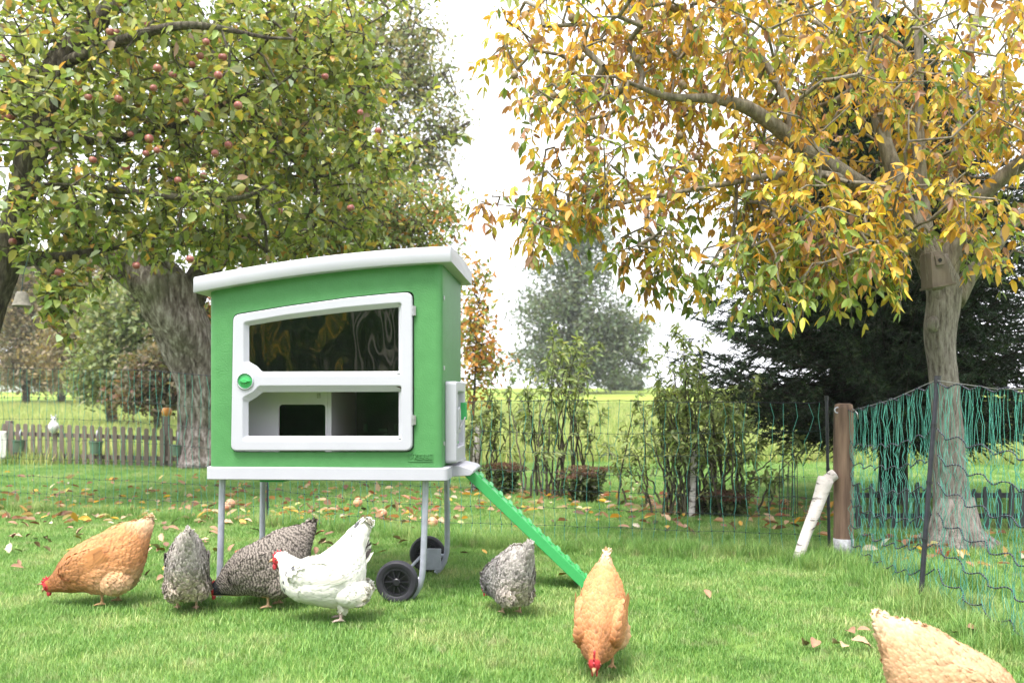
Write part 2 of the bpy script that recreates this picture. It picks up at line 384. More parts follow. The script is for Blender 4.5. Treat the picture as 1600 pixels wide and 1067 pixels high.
# roof
b = MB(); rr = []
ra, rb, rf, rk = -.036, Wd+.020, -.055, Dp+.06
for k in range(27):
    u = ra+(rb-ra)*(k-1)/24; u = ra-.004 if k == 0 else rb+.004 if k == 26 else u
    ins = 0
    if k in (0, 26): ins = .004
    z0 = zroof(u); z1 = z0+.074
    if k in (0, 26): z0 += .002; z1 -= .004
    y0, y1 = rf+ins, rk-ins; ring_ = []
    r = .016
    for cy, cz, a0 in ((y0+r, z0+r*.5, 180), ):
        pass
    prof = [(y0+.003, z0), (y0, z0+.004), (y0, z1-.008), (y0+.003, z1-.002), (y0+.010, z1)]
    mid = [(y0+(y1-y0)*t, z1+.012*math.sin(math.pi*t)) for t in (.2, .4, .6, .8)]
    prof2 = [(y1-.010, z1), (y1-.003, z1-.002), (y1, z1-.008), (y1, z0+.004), (y1-.003, z0)]
    rr.append([Vector((u+(0 if 0 < k < 26 else (.0)), y, z)) for y, z in prof+mid+prof2])
b.loft(rr); rf_o = b.build('roof', M['white'], coop, 'auto')
# rounded ends
b = MB()
# door
frame_o = [UZ(366.5, 493), UZ(450, 479.2), UZ(545, 466), UZ(610, 459.6), UZ(645, 457), UZ(645, 704), UZ(363, 704)]
V0 = -.022
dparent = empty('door'); dparent.parent = coop
o1 = fillet([(p[0], p[1], r) for p, r in zip(frame_o, [.03, 0, 0, 0, .035, .035, .03])], .03)
hw1 = fillet([(*UZ(384, 505), .012), (*UZ(450, 493.5), 0), (*UZ(540, 482), 0), (*UZ(600, 476.5), 0), (*UZ(628, 474.5), .012), (*UZ(628, 585), .012), (*UZ(406, 586), .01), (*UZ(399, 578), .01), (*UZ(384, 568), .012)], .01)
hw2 = fillet([(*UZ(407, 604), .01), (*UZ(628, 603.5), .012), (*UZ(628, 687), .012), (*UZ(382.5, 687), .012), (*UZ(382.5, 622), .01), (*UZ(399, 613), .01)], .01)
plate('door_frame', o1, [hw1, hw2], .040, M['white'], dparent, .007, V0)
g1 = fillet([(*UZ(388.7, 508.7), .008), (*UZ(450, 498.5), 0), (*UZ(540, 487.5), 0), (*UZ(622.6, 480), .008), (*UZ(622.6, 580), .005), (*UZ(409, 580.6), .008), (*UZ(401, 572), .006), (*UZ(388.7, 565), .008)], .01)
g2 = fillet([(*UZ(410, 612.5), .008), (*UZ(622.6, 612), .005), (*UZ(622.6, 681), .005), (*UZ(387.6, 681), .008), (*UZ(387.6, 628), .006), (*UZ(401, 620), .006)], .01)
def grow_(p, k):
    cx = sum(q[0] for q in p)/len(p); cy = sum(q[1] for q in p)/len(p); return [(q[0]+(k if q[0] > cx else -k), q[1]+(k if q[1] > cy else -k)) for q in p]
# sloping reveal between outer and inner opening edge
def reveal(a, bb, ya, yb):
    q = MB(); n = 160
    def resample(p):
        p = [Vector(x[:2]) for x in p]; L = [0]
        for i in range(len(p)): L.append(L[-1]+(p[(i+1) % len(p)]-p[i]).length)
        return p, L
    # sample by angle from centre so both outlines match
    c = Vector((sum(x[0] for x in bb)/len(bb), sum(x[1] for x in bb)/len(bb)))
    def ray(p, ang):
        d = Vector((math.cos(ang), math.sin(ang))); best = None
        for i in range(len(p)):
            s_ = Vector(p[i][:2])-c; e = Vector(p[(i+1) % len(p)][:2])-c; dd = e-s_
            den = d.x*(-dd.y)+d.y*dd.x
            if abs(den) < 1e-12: continue
            t = (s_.x*(-dd.y)+s_.y*dd.x)/den; w_ = (d.x*s_.y-d.y*s_.x)/den
            if t > 0 and -1e-6 <= w_ <= 1+1e-6: best = t if best is None else max(best, t)
        return c+d*(best or 0)
    angs = sorted(set([2*math.pi*k/n for k in range(n)]+[math.atan2(x[1]-c.y, x[0]-c.x) % (2*math.pi) for x in bb]))
    A = [ray(a, t) for t in angs]; B = [ray(bb, t) for t in angs]; m = len(angs)
    q.add([(p.x, ya, p.y) for p in A]+[(p.x, yb, p.y) for p in B], [(k, (k+1) % m, m+(k+1) % m, m+k) for k in range(m)])
    return q
for nm, hh, gg in (('window', hw1, g1), ('window', hw2, g2)):
    q = reveal(grow_(hh, .001), gg, V0+.004, .006); fo = q.build(nm, M['white'], dparent, 'auto')
    T = newmat('clear_pane'); gl = T.n('BsdfGlossy'); gl.inputs['Roughness'].default_value = .04; gl.inputs[0].default_value = (.9, .9, .9, 1)
    nz = T.noise(1.5, 2, .5, stretch=(2.0, 1, 1.2)); T.l(T.bump(nz, .40, .06 if gg is g1 else .008), gl.inputs['Normal'])
    tr = T.n('BsdfTransparent'); tr.inputs[0].default_value = ((.80, .80, .76, 1) if gg is g1 else (.96, .97, .96, 1)); fr = T.n('Fresnel'); fr.inputs[0].default_value = 1.5
    mt = T.n('Math', operation='MULTIPLY'); mt.inputs[1].default_value = 7. if gg is g1 else .8; T.l(fr.outputs[0], mt.inputs[0])
    mx = T.n('MixShader'); T.l(mt.outputs[0], mx.inputs[0]); T.l(tr.outputs[0], mx.inputs[1]); T.l(gl.outputs[0], mx.inputs[2]); T.out(mx.outputs[0])
    me = bpy.data.meshes.new('pane'); m = len(gg); me.from_pydata([(p[0], .007, p[1]) for p in grow_(gg, .001)], [], [tuple(range(m))]); link('pane', me, fo, T.m)
# latch
lu, lz = UZ(383.4, 595.3, V0)
b = MB(); Mx = Matrix.Translation((lu, V0+.012, lz))@Matrix.Rotation(R(90), 4, 'X')
b.lathe([(.0405, -.004), (.0405, .018), (.037, .021), (.0355, .018), (.0355, .013)], 32, Mx)
kb = b.build('latch_rim', M['white'], dparent, 'auto')
b = MB(); b.lathe([(.0355, 0), (.0355, .0135), (.034, .0145), (.001, .0145)], 32, Mx)
wing = [(-.026, 0), (-.015, .005), (-.006, .009), (.006, .009), (.015, .005), (.026, 0), (.015, -.005), (.006, -.009), (-.006, -.009), (-.015, -.005)]
b.loft([[Mx@Vector((x*s, y*s, z)) for x, y in wing] for z, s in ((.0145, 1), (.026, .95), (.029, .8))])
b.build('latch', M['green_rail'], dparent, 'auto')
for py in (486, 656):
    hu, hz = UZ(647, py); b = MB(); b.box((hu-.006, -.016, hz-.022), (hu+.010, -.001, hz+.022)); b.lathe([(.005, -.024), (.005, .024)], 10, Matrix.Translation((hu-.004, -.018, hz))); b.build('hinge', M['metal'], dparent)
# embossed mark
lx0, lz0 = UZ(637, 721); lx1, lz1 = UZ(676.5, 709)
sx0, sx1 = lx0, lx1; pz0, pz1 = lz0, lz1
fr_o = [(sx0, pz0), (sx1, pz0), (sx1, pz1), (sx0, pz1)]; t_ = .0022
fr_i = [(sx0+t_, pz0+t_), (sx1-t_, pz0+t_), (sx1-t_, pz1-t_), (sx0+t_, pz1-t_)]
em = plate('embossed_mark', fr_o, [fr_i], .006, M['green'], coop, .0008, -.0035)
def text_mesh(s, size, ext):
    fc = bpy.data.curves.new('t', 'FONT'); fc.body = s; fc.size = size; fc.extrude = ext; fc.offset = .0006; o = bpy.data.objects.new('t', fc); col.objects.link(o)
    me = bpy.data.meshes.new_from_object(o.evaluated_get(bpy.context.evaluated_depsgraph_get())); bpy.data.objects.remove(o); me.materials.clear(); return me
tm = text_mesh('KERBL', .031, .0034)
xs_ = [v.co.x for v in tm.vertices]; sc_ = (sx1-sx0)*.70/(max(xs_)-min(xs_))
tm.transform(Matrix(((sc_, 0, 0, sx0+(sx1-sx0)*.25), (0, 0, -1, -.0022), (0, 1.05, 0, pz0+.0115), (0, 0, 0, 1)))); link('lettering', tm, em, M['green'])
ex = sx0+(sx1-sx0)*.13; ez = pz0+.023; k_ = .009
heart = [(ex-k_*1.25, ez+k_*.9), (ex-k_*.6, ez+k_*.9), (ex, ez+k_*.2), (ex+k_*.6, ez+k_*.9), (ex+k_*1.25, ez+k_*.9), (ex+k_*1.25, ez-k_*.1), (ex, ez-k_*1.4), (ex-k_*1.25, ez-k_*.1)]
hi_ = [(ex+(x-ex)*.5, ez+(z-ez)*.5) for x, z in heart]
plate('emblem', heart, [hi_], .004, M['green'], em, .0006, -.0025)
# small clips on the right corner
for py in (465, 575, 693):
    u_, z_ = UZ(694, py, .035); b = MB(); b.box((u1-.004, .048, z_-.010), (u1+.006, .060, z_+.010)); b.build('clip', M['metal'], coop, bevel=.002)
# interior: floor, partition with opening, roosting shelf, inner back wall relief
b = MB(); b.box((.03, .03, zb-.02), (Wd-.05, Dp-.03, zb+.012)); b.build('floor_panel', M['shelf'], coop)
b = MB()
pu0, _ = UZ(380, 600, .05); pu1, _ = UZ(514, 600, .24)
ou0 = U(434, .2); ou1 = U(509, .22)
oz0, oz1 = zb+.02, UZ(470, 632, .21)[1]
ptop = UZ(470, 611, .21)[1]
part = plate('nest_partition', fillet([(.03, zb+.012, 0), (pu1+.0, zb+.012, 0), (pu1, ptop, .015), (.03, ptop, 0)], 0), [fillet([(ou0, oz0+.002, 0), (ou1, oz0+.002, 0), (ou1, oz1, .018), (ou0, oz1, .018)], 0)], .02, M['inner_white'], coop, .002, .21)
b = MB(); b.box((pu1-.001, .212, zb+.012), (pu1+.02, Dp-.03, ptop-.001)); b.box((.03, .232, ptop-.02), (pu1-.001, Dp-.03, ptop-.002)); b.build('nest_box', M['inner_white'], coop, bevel=.002)
b = MB(); b.box((pu1-.05, .200, ptop-.035), (pu1-.035, .209, ptop-.01)); b.build('partition_clip', M['metal'], coop)
b = MB(); b.box((.03, .06, ptop+.004), (Wd-.05, Dp-.03, ptop+.022)); b.build('roost_shelf', M['shelf'], coop)
for i in range(7):
    for j in range(3):
        x = pu1+.06+i*.085+(j % 2)*.03; z = zb+.03+j*.055
        if x < Wd-.12: b = MB(); b.box((x, Dp-.034, z), (x+(.05 if (i+j) % 2 else .022), Dp-.0195, z+(.018 if (i+j) % 2 else .042))); b.build('wall_relief', M['inner_green'], coop, bevel=.003)
b = MB(); b.box((pu1+.03, Dp-.0195, zb+.012), (Wd-.055, Dp-.0165-.0, ptop)); b.build('brightened_liner', M['inner_green'], coop)  # added liner, its paler green stands in for light on the back wall
# pop door on the right side
h0, h1 = .10, .47; hz0, hz1 = .652, 1.045
def sideplate(name, outl, holes, thick, mat, par, bev, x_out):
    me = plate_mesh(outl, holes, thick, bev, 0)      # x-z plane, front towards -y  -> turn to face +x
    me.transform(Matrix(((0, -1, 0, x_out), (1, 0, 0, 0), (0, 0, 1, 0), (0, 0, 0, 1)))); smooth(me); me.set_sharp_from_angle(angle=R(35)); return link(name, me, par, mat)
xo = u1+.055
pd = sideplate('pop_door_frame', fillet([(h0, hz0), (h1, hz0), (h1, hz1), (h0, hz1)], .02), [fillet([(h0+.05, hz0+.075), (h1-.05, hz0+.075), (h1-.05, hz1-.05), (h0+.05, hz1-.05)], .012)], .055, M['white'], coop, .006, xo)
sideplate('sliding_door', fillet([(h0+.054, hz0+.08), (h0+.21, hz0+.08), (h0+.21, hz1-.06), (h0+.054, hz1-.06)], .01), [], .018, M['white'], pd, .004, xo-.016)
sideplate('door_slot', fillet([(h0+.10, hz0+.14), (h0+.20, hz0+.14), (h0+.20, hz0+.25), (h0+.17, hz0+.27), (h0+.10, hz0+.26)], .01), [], .014, M['white'], pd, .003, xo-.002)
b = MB(); 
for zz in (hz0+.12, hz0+.29): b = MB(); b.lathe([(.004, 0), (.004, .006)], 10, Matrix.Translation((xo-.016, h0+.10, zz))@Matrix.Rotation(R(90), 4, 'Y')); b.build('screw', M['metal'], pd)
b = MB(); b.tube([(xo+.004, h0+.11, hz0+.165), (xo+.012, h0+.2, hz0+.20), (xo+.014, h0+.24, hz0+.215)], .004, 8)
b.build('bolt', M['metal'], pd)
b = MB(); b.box((xo-.02, h1-.052, hz0+.2), (xo+.012, h1-.02, hz0+.29)); b.build('door_catch', M['green_rail'], pd, bevel=.004); b = MB(); b.box((xo-.04, h0+.13, hz0+.086), (xo-.012, h0+.19, hz0+.10)); b.build('door_catch', M['green_rail'], pd, bevel=.004)
b = MB(); b.box((u1-.010, h0+.03, hz0+.06), (u1+.004, h1-.03, hz1-.03)); b.build('door_recess', M['inner_white'], pd)
# legs
def leg(xt, vt, xb, vb, r=.0152, curved=False, name='leg'):
    b = MB()
    if curved: pts = [(xt, vt, zt0+.004), (xt+(xb-xt)*.3, vt, .4), (xb, vb, .17), (xb-.004, vb, .12), (xb-.016, vb, .075), (xb-.036, vb, .04), (xb-.062, vb, .012)]
    else: pts = [(xt, vt, zt0+.004), (xb, vb, -.01)]
    b.tube(pts, r, 14); return b.build(name, M['tube'], coop, 'auto')
leg(U(347.5, .06), .06, U(342.5, .06), .06); leg(U(411, .63), .63, U(409, .63), .63)
leg(U(665, .07), .07, U(661, .07), .07, curved=True); leg(U(698, .70), .70, U(699, .70), .70, curved=True)
def wheel(px, py, v, r):
    u, z = UZ(px, py, v); z = r+.003
    w_ = empty('wheel'); w_.parent = coop; w_.location = (u, v, z)
    Mx = Matrix.Rotation(R(90), 4, 'X')
    b = MB(); hwid = .024
    b.lathe([(r*.66, -hwid*.8), (r*.72, -hwid), (r*.90, -hwid), (r*.985, -hwid*.55), (r, -hwid*.2), (r, hwid*.2), (r*.985, hwid*.55), (r*.90, hwid), (r*.72, hwid), (r*.66, hwid*.8), (r*.66, -hwid*.8)], 40, Mx, cap=False)
    b.build('tyre', M['rubber'], w_, 'auto')
    b = MB(); b.lathe([(r*.66, -hwid*.85), (r*.66, hwid*.85), (r*.58, hwid*.85), (r*.56, hwid*.1), (.012, hwid*.05), (.012, -hwid*.05), (r*.56, -hwid*.1), (r*.58, -hwid*.85), (r*.66, -hwid*.85)], 40, Mx, cap=False)
    b.lathe([(r*.18, -hwid*.8), (r*.18, hwid*.8), (r*.14, hwid*.95), (.001, hwid*.95)], 20, Mx); 
    for k in range(10):
        Mk = Matrix.Rotation(2*math.pi*k/10, 4, 'Y'); b.box((r*.14, -hwid*.72, -.0025), (r*.59, hwid*.5, .0025), Mk)
    b.build('rim', M['rim'], w_, 'auto')
    return u, z
wu, wz = wheel(620.5, 916, .015, .1); wheel(668, 892, .765, .1)
b = MB(); b.tube([(wu, .0, .103), (wu, .78, .103)], .008, 12); b.tube([(wu, .07, .103), (U(661, .07)-.01, .07, .105)], .011, 10)
b.tube([(wu, .70, .103), (U(699, .70)-.01, .70, .105)], .011, 10); b.build('axle', M['tube'], coop, 'auto')
b = MB(); b.box((wu-.03+.06, .66, .035), (wu+.115, .667, .15)); b.build('axle_bracket', M['tube'], coop, bevel=.002)
# slider under the floor
b = MB(); ua, ub = U(366, .2), U(453, .3); b.box((U(416, .3), .20, zt0-.030), (ub, .52, zt0-.003)); b.box((ua, .24, zt0-.016), (U(416, .3)-.001, .50, zt0-.003)); b.build('floor_slider', M['green_rail'], coop, bevel=.003)
# ------------------------------------------------------------------ ramp
ra_ = P(737, 735, 4.46); rb_ = P(925, 905, 4.46); rb_.z = .03
L_ = (rb_-ra_).length; ang = math.atan2(ra_.z-rb_.z, rb_.x-ra_.x)
ramp = empty('hen_ramp', (rb_.x, rb_.y, 0), 0, label='narrow green plastic ramp with rungs leaning from the coop ledge down to the grass', cat='ramp')
Rm = Matrix.Translation(ra_-Vector((rb_.x, rb_.y, 0)))@Matrix.Rotation(ang, 4, 'Y')
b = MB(); b.box((-.012, .014, -.012), (L_, .171, 0), Rm); b.build('tread_board', M['green_rail'], ramp, bevel=.002)
for y in (0, .172):
    b = MB(); b.box((-.028, y, -.044), (L_, y+.013, .004), Rm); b.build('side_rail', M['green_rail'], ramp, bevel=.003)
n_r = 12
for k in range(n_r):
    x = .055+k*(L_-.08)/(n_r-1); b = MB(); b.box((x-.012, .0165, .0005), (x+.012, .1695, .014), Rm); b.build('rung', M['green_rail'], ramp, bevel=.003)
# ------------------------------------------------------------------ foliage tools
def nrm(a): return a/np.maximum(np.linalg.norm(a, axis=-1, keepdims=True), 1e-9)
def leaves(name, Pt, D, Nn, L, W, C, mat, parent, droop=.15, fold=.18, simple=False):
    n = len(Pt); D = nrm(D); S = nrm(np.cross(D, Nn)); N = nrm(np.cross(S, D)); L = np.asarray(L)[:, None]*np.ones((n, 1)); W = np.asarray(W)[:, None]*np.ones((n, 1))
    dn = np.array([0, 0, -1.])
    if simple:
        V = np.stack([Pt, Pt+D*L*.45-S*W*.5+N*W*fold, Pt+D*L+dn*L*droop, Pt+D*L*.45+S*W*.5+N*W*fold], 1); k = 4
        i = np.arange(n)[:, None]*4; fs = [i+np.array([[0, 1, 2]]), i+np.array([[0, 2, 3]])]
    else:
        a = Pt+D*L*.28+dn*L*droop*.12; b = Pt+D*L*.66+dn*L*droop*.5; f = N*W*fold
        V = np.stack([Pt, a, a-S*W*.46+f, a+S*W*.46+f, b, b-S*W*.40+f, b+S*W*.40+f, Pt+D*L+dn*L*droop], 1); k = 8
        i = np.arange(n)[:, None]*8
        fs = [np.concatenate([i+np.array([[0, 1, 2]]), i+np.array([[0, 3, 1]]), i+np.array([[5, 4, 7]]), i+np.array([[4, 6, 7]])]),
              np.concatenate([i+np.array([[2, 1, 4, 5]]), i+np.array([[1, 3, 6, 4]])])]
    cc = np.repeat(C[:, None, :], k, 1)
    return npmesh(name, V.reshape(-1, 3), fs, mat, parent, cols=cc.reshape(-1, 3), sm=False)
def segs(name, A, B, ra, rb, mat, parent, n=5):
    A = np.asarray(A, float); B = np.asarray(B, float); d = nrm(B-A); ref = np.where(np.abs(d[:, 2:3]) < .9, [[0, 0, 1.]], [[1., 0, 0]]); u = nrm(np.cross(d, ref)); v = np.cross(d, u)
    t = np.arange(n)*2*np.pi/n; cs = np.cos(t)[None, :, None]; sn = np.sin(t)[None, :, None]
    off = u[:, None]*cs+v[:, None]*sn; m = len(A)
    V = np.concatenate([A[:, None]+off*np.asarray(ra)[:, None, None], B[:, None]+off*np.asarray(rb)[:, None, None]], 1)
    k = np.arange(n); i = np.arange(m)[:, None, None]*2*n
    q = (i+np.stack([k, (k+1) % n, (k+1) % n+n, k+n], 1)[None]).reshape(-1, 4)
    return npmesh(name, V.reshape(-1, 3), [q], mat, parent, sm=True)
def cr(pts, n):
    """catmull-rom through points, n samples per span"""
    p = [np.array(q, float) for q in pts]; p = [2*p[0]-p[1]]+p+[2*p[-1]-p[-2]]; out = []
    for i in range(1, len(p)-2):
        for k in range(n):
            t = k/n; out.append(.5*((2*p[i])+(-p[i-1]+p[i+1])*t+(2*p[i-1]-5*p[i]+4*p[i+1]-p[i+2])*t*t+(-p[i-1]+3*p[i]-3*p[i+1]+p[i+2])*t**3))
    out.append(p[-2]); return out
def limb_mesh(name, limbs, mat, parent, n=14, rough=.12, seed=0):
    """limbs: list of (points, radii): smooth gnarled tubes in one mesh"""
    r = np.random.default_rng(seed); b = MB()
    for pts, rad in limbs:
        q = cr([(*p, ra) for p, ra in zip(pts, rad)], 6); rings = []
        ph = r.uniform(0, 6.28, 6)
        for i, c in enumerate(q):
            d = q[min(i+1, len(q)-1)][:3]-q[max(i-1, 0)][:3]; d /= np.linalg.norm(d)+1e-9
            ref = np.array([0, 1, .1]) if abs(d[1]) < .8 else np.array([1., 0, 0]); u = np.cross(d, ref); u /= np.linalg.norm(u); v = np.cross(d, u)
            ring = []
            for k in range(n):
                t = 2*np.pi*k/n; rr_ = c[3]*(1+rough*(math.sin(3*t+ph[0]+i*.25)*.45+math.sin(5*t+ph[1]-i*.4)*.3+math.sin(2*t+ph[2]+i*.9)*.3+r.normal()*.12))
                ring.append(c[:3]+(u*math.cos(t)+v*math.sin(t))*rr_)
            rings.append(ring)
        b.loft(rings)
    return b.build(name, mat, parent, True)
def blob_points(blobs, n, rng, shell=.45):
    """blobs: (px, py, Z, rx px, ry px, depth radius m, weight)"""
    w_ = np.array([q[6] for q in blobs], float); ix = rng.choice(len(blobs), n, p=w_/w_.sum()); out = np.zeros((n, 3))
    d = nrm(rng.standard_normal((n, 3))); rad = rng.uniform(0, 1, n)**shell
    for j in range(n):
        q = blobs[ix[j]]; s = q[2]/F; c = P(q[0], q[1], q[2])
        out[j] = (c.x+d[j, 0]*rad[j]*q[3]*s, c.y+d[j, 1]*rad[j]*q[5], c.z+d[j, 2]*rad[j]*q[4]*s)
    return out
def grow(limbs, targets, rng, step=.18, jit=.25, sag=0.):
    pos = []; par = []; rad = []
    for pts, rr_ in limbs:
        q = cr([(*p, ra) for p, ra in zip(pts, rr_)], 8)
        for i, c in enumerate(q):
            par.append(len(pos)-1 if i else -1); pos.append(c[:3]); rad.append(c[3])
    nl = len(pos); pos = np.array(pos); cap = len(targets)*14+nl
    PP = np.zeros((cap, 3)); PP[:nl] = pos; par = list(par)+[0]*(cap-nl); n = nl; tips = []
    Lp = pos[None]; dist = np.array([np.min(np.linalg.norm(pos-t, axis=1)) for t in targets]); order = np.argsort(dist+rng.uniform(0, .15, len(dist)))
    for oi in order:
        t = targets[oi]; dd = np.linalg.norm(PP[:n]-t, axis=1); a = int(np.argmin(dd)); d = dd[a]
        k = int(min(12, max(1, round(d/step)))); p0 = PP[a].copy(); prev = a; bend = rng.standard_normal(3)*jit*d
        for j in range(1, k+1):
            s = j/k; q = p0+(t-p0)*s+bend*math.sin(math.pi*s)*.35+np.array([0, 0, sag*d*math.sin(math.pi*s)])+rng.standard_normal(3)*step*.08
            PP[n] = q; par[n] = prev; prev = n; n += 1
        tips.append(prev)
        if n > cap-20: break
    PP = PP[:n]; par = np.array(par[:n]); cnt = np.zeros(n); cnt[tips] = 1
    for i in range(n-1, nl-1, -1):
        cnt[par[i]] += cnt[i]
    return PP, par, nl, cnt, np.array(tips)
def palette(rng, n, cols, probs, var=.15):
    c = np.array(cols)[rng.choice(len(cols), n, p=np.array(probs)/sum(probs))]; return np.clip(c*(1+var*rng.standard_normal((n, 1)))*(1+.05*rng.standard_normal((n, 3))), .005, 1)
def base_empty(name, pt, **k): return empty(name, (pt[0], pt[1], pt[2] if len(pt) > 2 else 0), **k)
def local(o, root):
    o.parent = root; o.matrix_parent_inverse = Matrix.Translation(-Vector(root.location)); return o
# matrix_parent_inverse keeps the world coordinates used in the meshes below
def make_tree(name, base, limbs, blobs, nt_, rng, leaf, bark_t, bark_l, label, cat, group=None, step=.2, k=.0035, r0=.003, trunk_n=16, trunk=1, rough=.12, sag=0, cut=None, shell=.45, simple=False, jit=.25):
    root = base_empty(name, base, label=label, cat=cat, group=group)
    tg = blob_points(blobs, nt_, rng, shell)
    if cut is not None: tg = tg[cut(tg)]
    PP, par, nl, cnt, tips = grow(limbs, tg, rng, step, jit, sag)
    local(limb_mesh('trunk', limbs[:trunk], bark_t, None, trunk_n, rough), root)
    if len(limbs) > trunk: local(limb_mesh('limbs', limbs[trunk:], bark_l, None, 10, rough, 1), root)
    i = np.arange(nl, len(PP)); rad = r0+k*np.sqrt(cnt)
    local(segs('branches', PP[par[i]], PP[i], np.minimum(rad[par[i]], rad[i]*1.15), rad[i], bark_l, None, 5), root)
    out = leaf(PP, par, tips, rng)
    for nm, o in out: local(o, root)
    return root, PP, tips
# ------------------------------------------------------------------ left apple trees
AC = [(.25, .32, .08), (.16, .23, .06), (.36, .39, .12), (.35, .40, .27), (.52, .44, .11), (.50, .29, .08), (.30, .20, .13)]
AW = [.34, .22, .2, .12, .07, .025, .025]
def apple_leaf(per, size, cols=AC, wts=AW, spread=.11, clus=.75, simple=False):
    def f(PP, par, tips, rng):
        t = np.repeat(tips, per); n = len(t); a = PP[t]; pa = PP[par[t]]; ax = nrm(a-pa)
        s = rng.uniform(-.2, 1.1, n)[:, None]; base = pa+(a-pa)*s+rng.standard_normal((n, 3))*spread*.35
        D = nrm(ax*.5+rng.standard_normal((n, 3))*.8+np.array([0, 0, -.10])); N = nrm(rng.standard_normal((n, 3))*.55+np.array([0, 0, 1.]))
        base = base+D*spread*.3
        L = size*rng.uniform(.65, 1.25, n)
        return [('crown', leaves('crown', base, D, N, L, L*rng.uniform(.5, .68, n), palette(rng, n, cols, wts, .22), M['leaf'], None, .18, .16, simple))]
    return f
# foreground left tree: the trunk stands just outside the left edge
rng = np.random.default_rng(3)
B1 = [(150, 60, 8.2, 270, 150, 1.3, 3), (60, 170, 7.6, 200, 130, 1.1, 2.4), (330, 170, 8.2, 200, 150, 1.3, 3), (470, 240, 8.4, 120, 120, .9, 1.5), (240, 330, 7.8, 220, 75, 1.1, 1.7), (60, 350, 7.4, 110, 60, .9, .75),
      (95, 455, 7.2, 55, 50, .3, .28), (100, 515, 7.2, 28, 28, .2, .05), (560, 140, 8.2, 70, 70, .5, .35), (600, 250, 8.0, 60, 45, .4, .25), (480, 60, 8.2, 130, 90, .8, 1.2), (390, 380, 8.6, 150, 42, .7, .6), (560, 350, 8.8, 50, 50, .5, .25), (300, -70, 8.2, 400, 90, 1.6, 1.6)]
b1 = P(-60, 800, 7.6); b1.z = 0
l1 = [([b1, P(-45, 600, 7.6), P(-12, 470, 7.6), P(12, 400, 7.6), P(35, 300, 7.6), P(62, 190, 7.6), P(95, 95, 7.7), P(165, 20, 7.8), P(260, -70, 8)], [.19, .15, .13, .12, .11, .12, .10, .08, .05]),
      ([P(8, 415, 7.6), P(60, 405, 7.5), P(120, 398, 7.5), P(190, 385, 7.6)], [.05, .045, .035, .02]),
      ([P(35, 305, 7.6), P(95, 290, 7.5), P(165, 295, 7.4), P(270, 308, 7.5), P(370, 310, 7.7), P(430, 285, 7.9)], [.05, .042, .034, .028, .024, .012]),
      ([P(60, 200, 7.6), P(140, 220, 7.8), P(260, 200, 8.2), P(380, 150, 8.3), P(480, 95, 8.3)], [.06, .045, .035, .025, .012]),
      ([P(95, 100, 7.7), P(200, 60, 7.3), P(300, 40, 7.0), P(420, 60, 7.4)], [.05, .04, .03, .014]),
      ([P(20, 380, 7.6), P(60, 420, 7.3), P(85, 470, 7.2), P(110, 530, 7.2)], [.02, .014, .008, .003]),
      ([P(380, 150, 8.3), P(480, 270, 8.2), P(560, 255, 8.1), P(640, 235, 8.0), P(700, 215, 8.0), P(735, 213, 8.0)], [.02, .016, .012, .008, .005, .002]),
      ([P(480, 95, 8.3), P(590, 30, 8.2), P(650, -10, 8.2), P(690, 0, 8.2)], [.012, .008, .004, .002]),
      ([P(610, 245, 8.05), P(650, 190, 8.0), P(682, 130, 8.0)], [.006, .004, .002]), ([P(520, 270, 8.15), P(570, 190, 8.0), P(605, 90, 8.0)], [.006, .004, .002])]
_, PP1, tips1 = make_tree('apple_tree', b1, l1, B1, 2250, rng, apple_leaf(8, .088), M['limb_bark'], M['limb_bark'], 'apple tree full of red apples leaning in from the left edge of the view', 'tree', k=.0021, r0=.0022, sag=.1)
# leafy shoots at the right fringe of the same crown
def shoot_leaves(root, lims, rng, size, cols, wts, gap=.045):
    Pt = []; D = []
    for pts, _r in lims:
        q = np.array(cr([tuple(p) for p in pts], 30)); dl = np.r_[0, np.cumsum(np.linalg.norm(np.diff(q, axis=0), axis=1))]
        for s in np.arange(.1*dl[-1], dl[-1], gap):
            i = min(np.searchsorted(dl, s), len(q)-2); ax = q[i+1]-q[i]; ax /= np.linalg.norm(ax)+1e-9
            for _ in range(2): Pt.append(q[i]); D.append(ax*.5+rng.standard_normal(3)*.7+np.array([0, 0, -.2]))
    Pt = np.array(Pt); D = np.array(D); n = len(Pt); L = size*rng.uniform(.7, 1.2, n)
    return local(leaves('shoot_leaves', Pt, D, nrm(rng.standard_normal((n, 3))*.4+np.array([0, 0, 1])), L, L*.55, palette(rng, n, cols, wts), M['leaf'], None, .2), root)
shoot_leaves(_, l1[5:], rng, .085, AC[:5], AW[:5])
